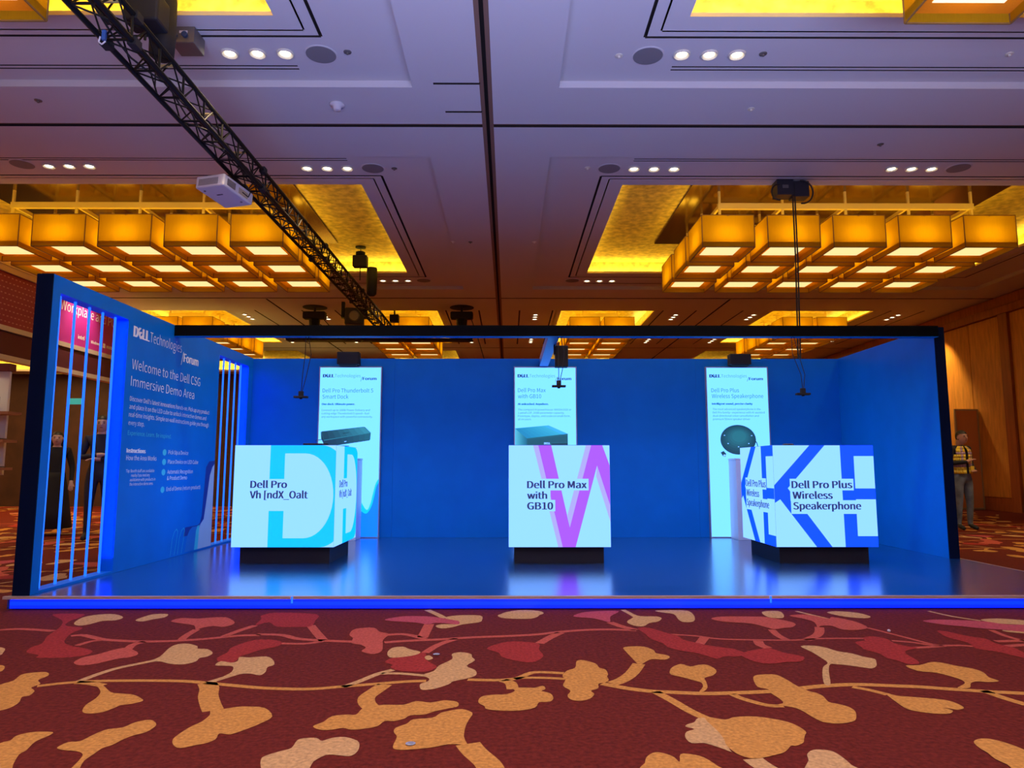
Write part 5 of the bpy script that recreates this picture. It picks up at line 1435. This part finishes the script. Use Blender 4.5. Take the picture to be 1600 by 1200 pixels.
# ============================================================ PEOPLE
def person(name_label, loc, rz, height, J, top, bottom, shoes, skin, hairm, long_hair=False, vest=None, sleeves=True, skirt=None, top_low=.98):
    """one skinned body; J overrides joints (metres for a 1.75 m figure, facing -Y)"""
    k = height / 1.75
    root = thing('person', name_label, 'person', loc, rz)
    D = dict(pel=(0, 0, .93), sp1=(0, .0, 1.08), sp2=(0, .01, 1.25), chest=(0, .01, 1.38), neck=(0, .01, 1.48), neck2=(0, -.005, 1.545), head=(0, -.02, 1.62), crown=(0, -.015, 1.675),
             shL=(.17, .01, 1.42), elL=(.24, .03, 1.14), wrL=(.25, -.08, .90), haL=(.25, -.11, .84),
             shR=(-.17, .01, 1.42), elR=(-.24, .03, 1.14), wrR=(-.25, -.08, .90), haR=(-.25, -.11, .84),
             hiL=(.095, 0, .90), knL=(.11, -.02, .50), anL=(.12, .02, .09), toL=(.14, -.13, .035),
             hiR=(-.095, 0, .90), knR=(-.11, -.02, .50), anR=(-.12, .02, .09), toR=(-.14, -.13, .035))
    D.update(J)
    Rd = dict(pel=.145, sp1=.13, sp2=.14, chest=.145, neck=.065, neck2=.055, head=.092, crown=.078, shL=.068, elL=.048, wrL=.032, haL=.034, hiL=.105, knL=.062, anL=.045, toL=.035)
    for n in list(Rd):
        if n.endswith('L'):
            Rd[n[:-1] + 'R'] = Rd[n]
    E = [('pel', 'sp1'), ('sp1', 'sp2'), ('sp2', 'chest'), ('chest', 'neck'), ('neck', 'neck2'), ('neck2', 'head'), ('head', 'crown')]
    for s_ in 'LR':
        E += [('chest', 'sh' + s_), ('sh' + s_, 'el' + s_), ('el' + s_, 'wr' + s_), ('wr' + s_, 'ha' + s_), ('pel', 'hi' + s_), ('hi' + s_, 'kn' + s_), ('kn' + s_, 'an' + s_), ('an' + s_, 'to' + s_)]
    # fingers: five per hand
    for s_, sg in (('L', 1), ('R', -1)):
        wr, ha = Vector(D['wr' + s_]), Vector(D['ha' + s_])
        d = (ha - wr).normalized()
        side = d.cross(Vector((0, 0, 1)))
        if side.length < .3:
            side = Vector((0, 1, 0))
        side.normalize()
        nrm = d.cross(side)
        for fi, (off, ln) in enumerate(((-.027, .062), (-.009, .075), (.009, .07), (.026, .055))):
            a = 'f%s%d' % (s_, fi)
            D[a + 'a'] = tuple(ha + side * off + d * .028)
            D[a + 'b'] = tuple(ha + side * off * 1.15 + d * (.028 + ln * .55) + nrm * .008)
            D[a + 'c'] = tuple(ha + side * off * 1.1 + d * (.028 + ln) + nrm * .026)
            for q, r in (('a', .0095), ('b', .0085), ('c', .007)):
                Rd[a + q] = r
            E += [('ha' + s_, a + 'a'), (a + 'a', a + 'b'), (a + 'b', a + 'c')]
        a = 'f%s4' % s_
        D[a + 'a'] = tuple(ha - side * .036 + d * .0)
        D[a + 'b'] = tuple(ha - side * .052 + d * .035 + nrm * .01)
        Rd[a + 'a'] = .011
        Rd[a + 'b'] = .009
        E += [('ha' + s_, a + 'a'), (a + 'a', a + 'b')]
    names = ['pel'] + [n for n in D if n != 'pel']
    idx = {n: i for i, n in enumerate(names)}
    bm = bmesh.new()
    lay = bm.verts.layers.skin.verify()
    vv = []
    for n in names:
        v_ = bm.verts.new(Vector(D[n]) * k)
        r = Rd[n] * k
        fl_ = 1.0
        rx, ry = r, r
        if n in ('pel', 'sp1', 'sp2', 'chest'):
            rx, ry = r * 1.0, r * .78
        v_[lay].radius = (rx, ry)
        v_[lay].use_root = (n == 'pel')
        vv.append(v_)
    for a, b_ in E:
        bm.edges.new((vv[idx[a]], vv[idx[b_]]))
    me = bpy.data.meshes.new('skeleton')
    bm.to_mesh(me)
    bm.free()
    o = bpy.data.objects.new('tmp', me)
    COL.objects.link(o)
    m1 = o.modifiers.new('s', 'SKIN')
    m1.use_smooth_shade = True
    m2 = o.modifiers.new('u', 'SUBSURF')
    m2.levels = 2
    m2.render_levels = 2
    bpy.context.view_layer.update()
    dg = bpy.context.evaluated_depsgraph_get()
    body = bpy.data.meshes.new_from_object(o.evaluated_get(dg))
    bpy.data.objects.remove(o)
    body.materials.clear()
    for m in (skin, top, bottom, shoes):
        body.materials.append(m)
    segs = [(a, b_, Vector(D[a]) * k, Vector(D[b_]) * k) for a, b_ in E]
    for p in body.polygons:
        c = p.center
        best, bn = 9, None
        for a, b_, A, B in segs:
            ab = B - A
            t_ = max(0, min(1, (c - A).dot(ab) / max(ab.length_squared, 1e-9)))
            dd = (c - (A + ab * t_)).length - .5 * (Rd[a] * (1 - t_) + Rd[b_] * t_) * k
            if dd < best:
                best, bn, bt = dd, (a, b_), t_
        a, b_ = bn
        mi = 1
        if a in ('neck', 'neck2', 'head') or a.startswith('f') or b_.startswith('f') or b_.startswith('ha'):
            mi = 0
        elif a[:2] in ('hi', 'kn') or b_[:2] == 'hi':
            mi = 2
        elif a[:2] == 'an':
            mi = 3
        elif a[:2] in ('el',) and not sleeves:
            mi = 0
        if mi in (1, 2) and a in ('pel', 'sp1', 'hiL', 'hiR') and b_ not in ('sp2',):
            mi = 2 if c.z < top_low * k else 1
        if mi == 2 and c.z < .07 * k:
            mi = 3
        p.material_index = mi
    body.polygons.foreach_set('use_smooth', [True] * len(body.polygons))
    bo = bpy.data.objects.new('body', body)
    COL.objects.link(bo)
    bo.parent = root
    # head details
    H_ = Vector(D['head']) * k
    def blob(nm, c, r, m, n=14, cut=None):
        prof = []
        vs_, fs = [], []
        nn = n
        for i in range(nn + 1):
            th = PI * i / nn
            for j in range(2 * nn):
                ph = PI * j / nn
                vs_.append((c[0] + r[0] * math.sin(th) * math.cos(ph), c[1] + r[1] * math.sin(th) * math.sin(ph), c[2] + r[2] * math.cos(th)))
        for i in range(nn):
            for j in range(2 * nn):
                f_ = (i * 2 * nn + j, i * 2 * nn + (j + 1) % (2 * nn), (i + 1) * 2 * nn + (j + 1) % (2 * nn), (i + 1) * 2 * nn + j)
                if cut is None or all(cut(Vector(vs_[q])) for q in f_):
                    fs.append(f_)
        mb = MB()
        mb.add(vs_, fs)
        ob = mb.build(nm, m, root, smooth=True)
        return ob
    blob('face', H_ + Vector((0, -.012, .0)) * k, (.078 * k, .092 * k, .115 * k), skin)
    blob('nose', H_ + Vector((0, -.105, -.012)) * k, (.013 * k, .018 * k, .022 * k), skin, 8)
    for sx in (-1, 1):
        blob('eye', H_ + Vector((sx * .032, -.094, .012)) * k, (.013 * k, .008 * k, .006 * k), BLACKM, 6)
        blob('eyebrow', H_ + Vector((sx * .033, -.096, .032)) * k, (.02 * k, .007 * k, .004 * k), hairm, 6)
        blob('ear', H_ + Vector((sx * .080, .0, .0)) * k, (.012 * k, .02 * k, .032 * k), skin, 8)
    blob('mouth', H_ + Vector((0, -.094, -.052)) * k, (.022 * k, .008 * k, .006 * k), mat('lips', (.25, .08, .06), .5), 6)
    hz = H_.z
    blob('hair', H_ + Vector((0, .004, .022)) * k, (.090 * k, .102 * k, .112 * k), hairm, 16,
         cut=(lambda v: v.z > hz + .045 * k or (v.y > H_.y + (-.015 if not long_hair else -.035) * k and v.z > hz - (.06 if not long_hair else .3) * k)))
    if long_hair:
        blob('hair', H_ + Vector((0, .06, -.12)) * k, (.115 * k, .06 * k, .22 * k), hairm, 12)
    if vest:
        # shell over the torso, open at the front
        vm, strip = vest
        mb = MB()
        zt = [.985, 1.05, 1.10, 1.16, 1.20, 1.26, 1.32, 1.36, 1.41, 1.46]
        rw = [.168, .170, .170, .172, .176, .182, .186, .184, .170, .105]
        rd = [.138, .136, .134, .134, .136, .138, .138, .134, .118, .085]
        n = 28
        vs_ = []
        for z, a, b_ in zip(zt, rw, rd):
            for i in range(n + 1):
                ph = -PI / 2 + .16 + (2 * PI - .32) * i / n
                vs_.append((a * math.cos(ph) * k, (b_ * math.sin(ph) + .005) * k, z * k))
        for r_ in range(len(zt) - 1):
            band = r_ in (2, 6)
            for i in range(n):
                ph = -PI / 2 + .16 + (2 * PI - .32) * (i + .5) / n
                cx_ = math.cos(ph)
                if r_ >= 6 and abs(cx_) > .86:
                    continue
                vert = r_ >= 3 and .35 < abs(cx_) < .6
                mb.mat(strip if band or vert else vm)
                o_ = r_ * (n + 1) + i
                mb.add([vs_[o_], vs_[o_ + 1], vs_[o_ + n + 2], vs_[o_ + n + 1]], [(0, 1, 2, 3)])
        ob = mb.build('safety_vest', parent=root, smooth=True, recalc=False)
        so = ob.modifiers.new('thick', 'SOLIDIFY')
        so.thickness = .012
        so.offset = 1
        MB().box(-.03 * k, -.012 * k, -.150 * k, -.142 * k, .99 * k, 1.34 * k).build('zip', BLACKM, root)
        MB().box(.05 * k, .12 * k, -.152 * k, -.134 * k, 1.05 * k, 1.12 * k).build('pocket', vm, root)
    if skirt:
        mb = MB()
        mb.lathe((0, 0, 0), [(.30 * k, .12 * k), (.26 * k, .4 * k), (.20 * k, .8 * k), (.165 * k, .95 * k), (.15 * k, 1.05 * k)], 20)
        mb.build('skirt', skirt, root, smooth=True)
    return root


SK1 = mat('skin_tan', (.50, .26, .16), .5)
SK2 = mat('skin_pale', (.62, .42, .34), .5)
HAIR = mat('hair_black', (.010, .008, .008), .5)
JEANS = mat('jeans_grey_blue', (.10, .12, .14), .8, noise=(8, .45))
BLKC = mat('black_cloth', (.010, .010, .012), .85)
NAVC = mat('navy_cloth', (.02, .025, .05), .8)
VESTY = mat('vest_yellow', (.90, .62, .04), .6, noise=(12, .2))
VESTS = mat('vest_strip', (.45, .30, .40), .4)
person('security guard in a yellow reflective vest and jeans standing beyond the right booth wall', (7.86, 12.4, 0), math.radians(12), 1.72,
       dict(elR=(-.27, .0, 1.16), wrR=(-.07, -.19, 1.19), haR=(.0, -.20, 1.22), elL=(.25, .05, 1.15), wrL=(.16, -.13, 1.02), haL=(.10, -.17, 1.03),
            head=(.02, -.03, 1.62), crown=(.02, -.02, 1.675)),
       BLKC, JEANS, BLACKM, SK1, HAIR, vest=(VESTY, VESTS))
person('woman with long black hair in long dark clothes behind the glowing tubes', (-7.32, 11.6, 0), math.radians(25), 1.66, {}, BLKC, BLKC, mat('shoe_pale', (.5, .5, .5), .6), SK2, HAIR, long_hair=True, skirt=BLKC)
person('man in a dark suit with crossed arms behind the glowing tubes', (-6.12, 10.75, 0), math.radians(20), 1.86,
       dict(elR=(-.25, -.02, 1.15), wrR=(-.02, -.19, 1.18), haR=(.06, -.19, 1.19), elL=(.25, -.02, 1.15), wrL=(.03, -.17, 1.13), haL=(-.05, -.19, 1.13)),
       NAVC, NAVC, BLACKM, SK2, HAIR)
person('person in white sneakers at the left edge, only one shoe in view', (-7.36, 9.75, 0), math.radians(90), 1.7, dict(knL=(.11, -.2, .50), anL=(.12, -.29, .09), toL=(.14, -.43, .035)), BLKC, JEANS, mat('shoe_white', (.75, .75, .78), .6), SK1, HAIR)
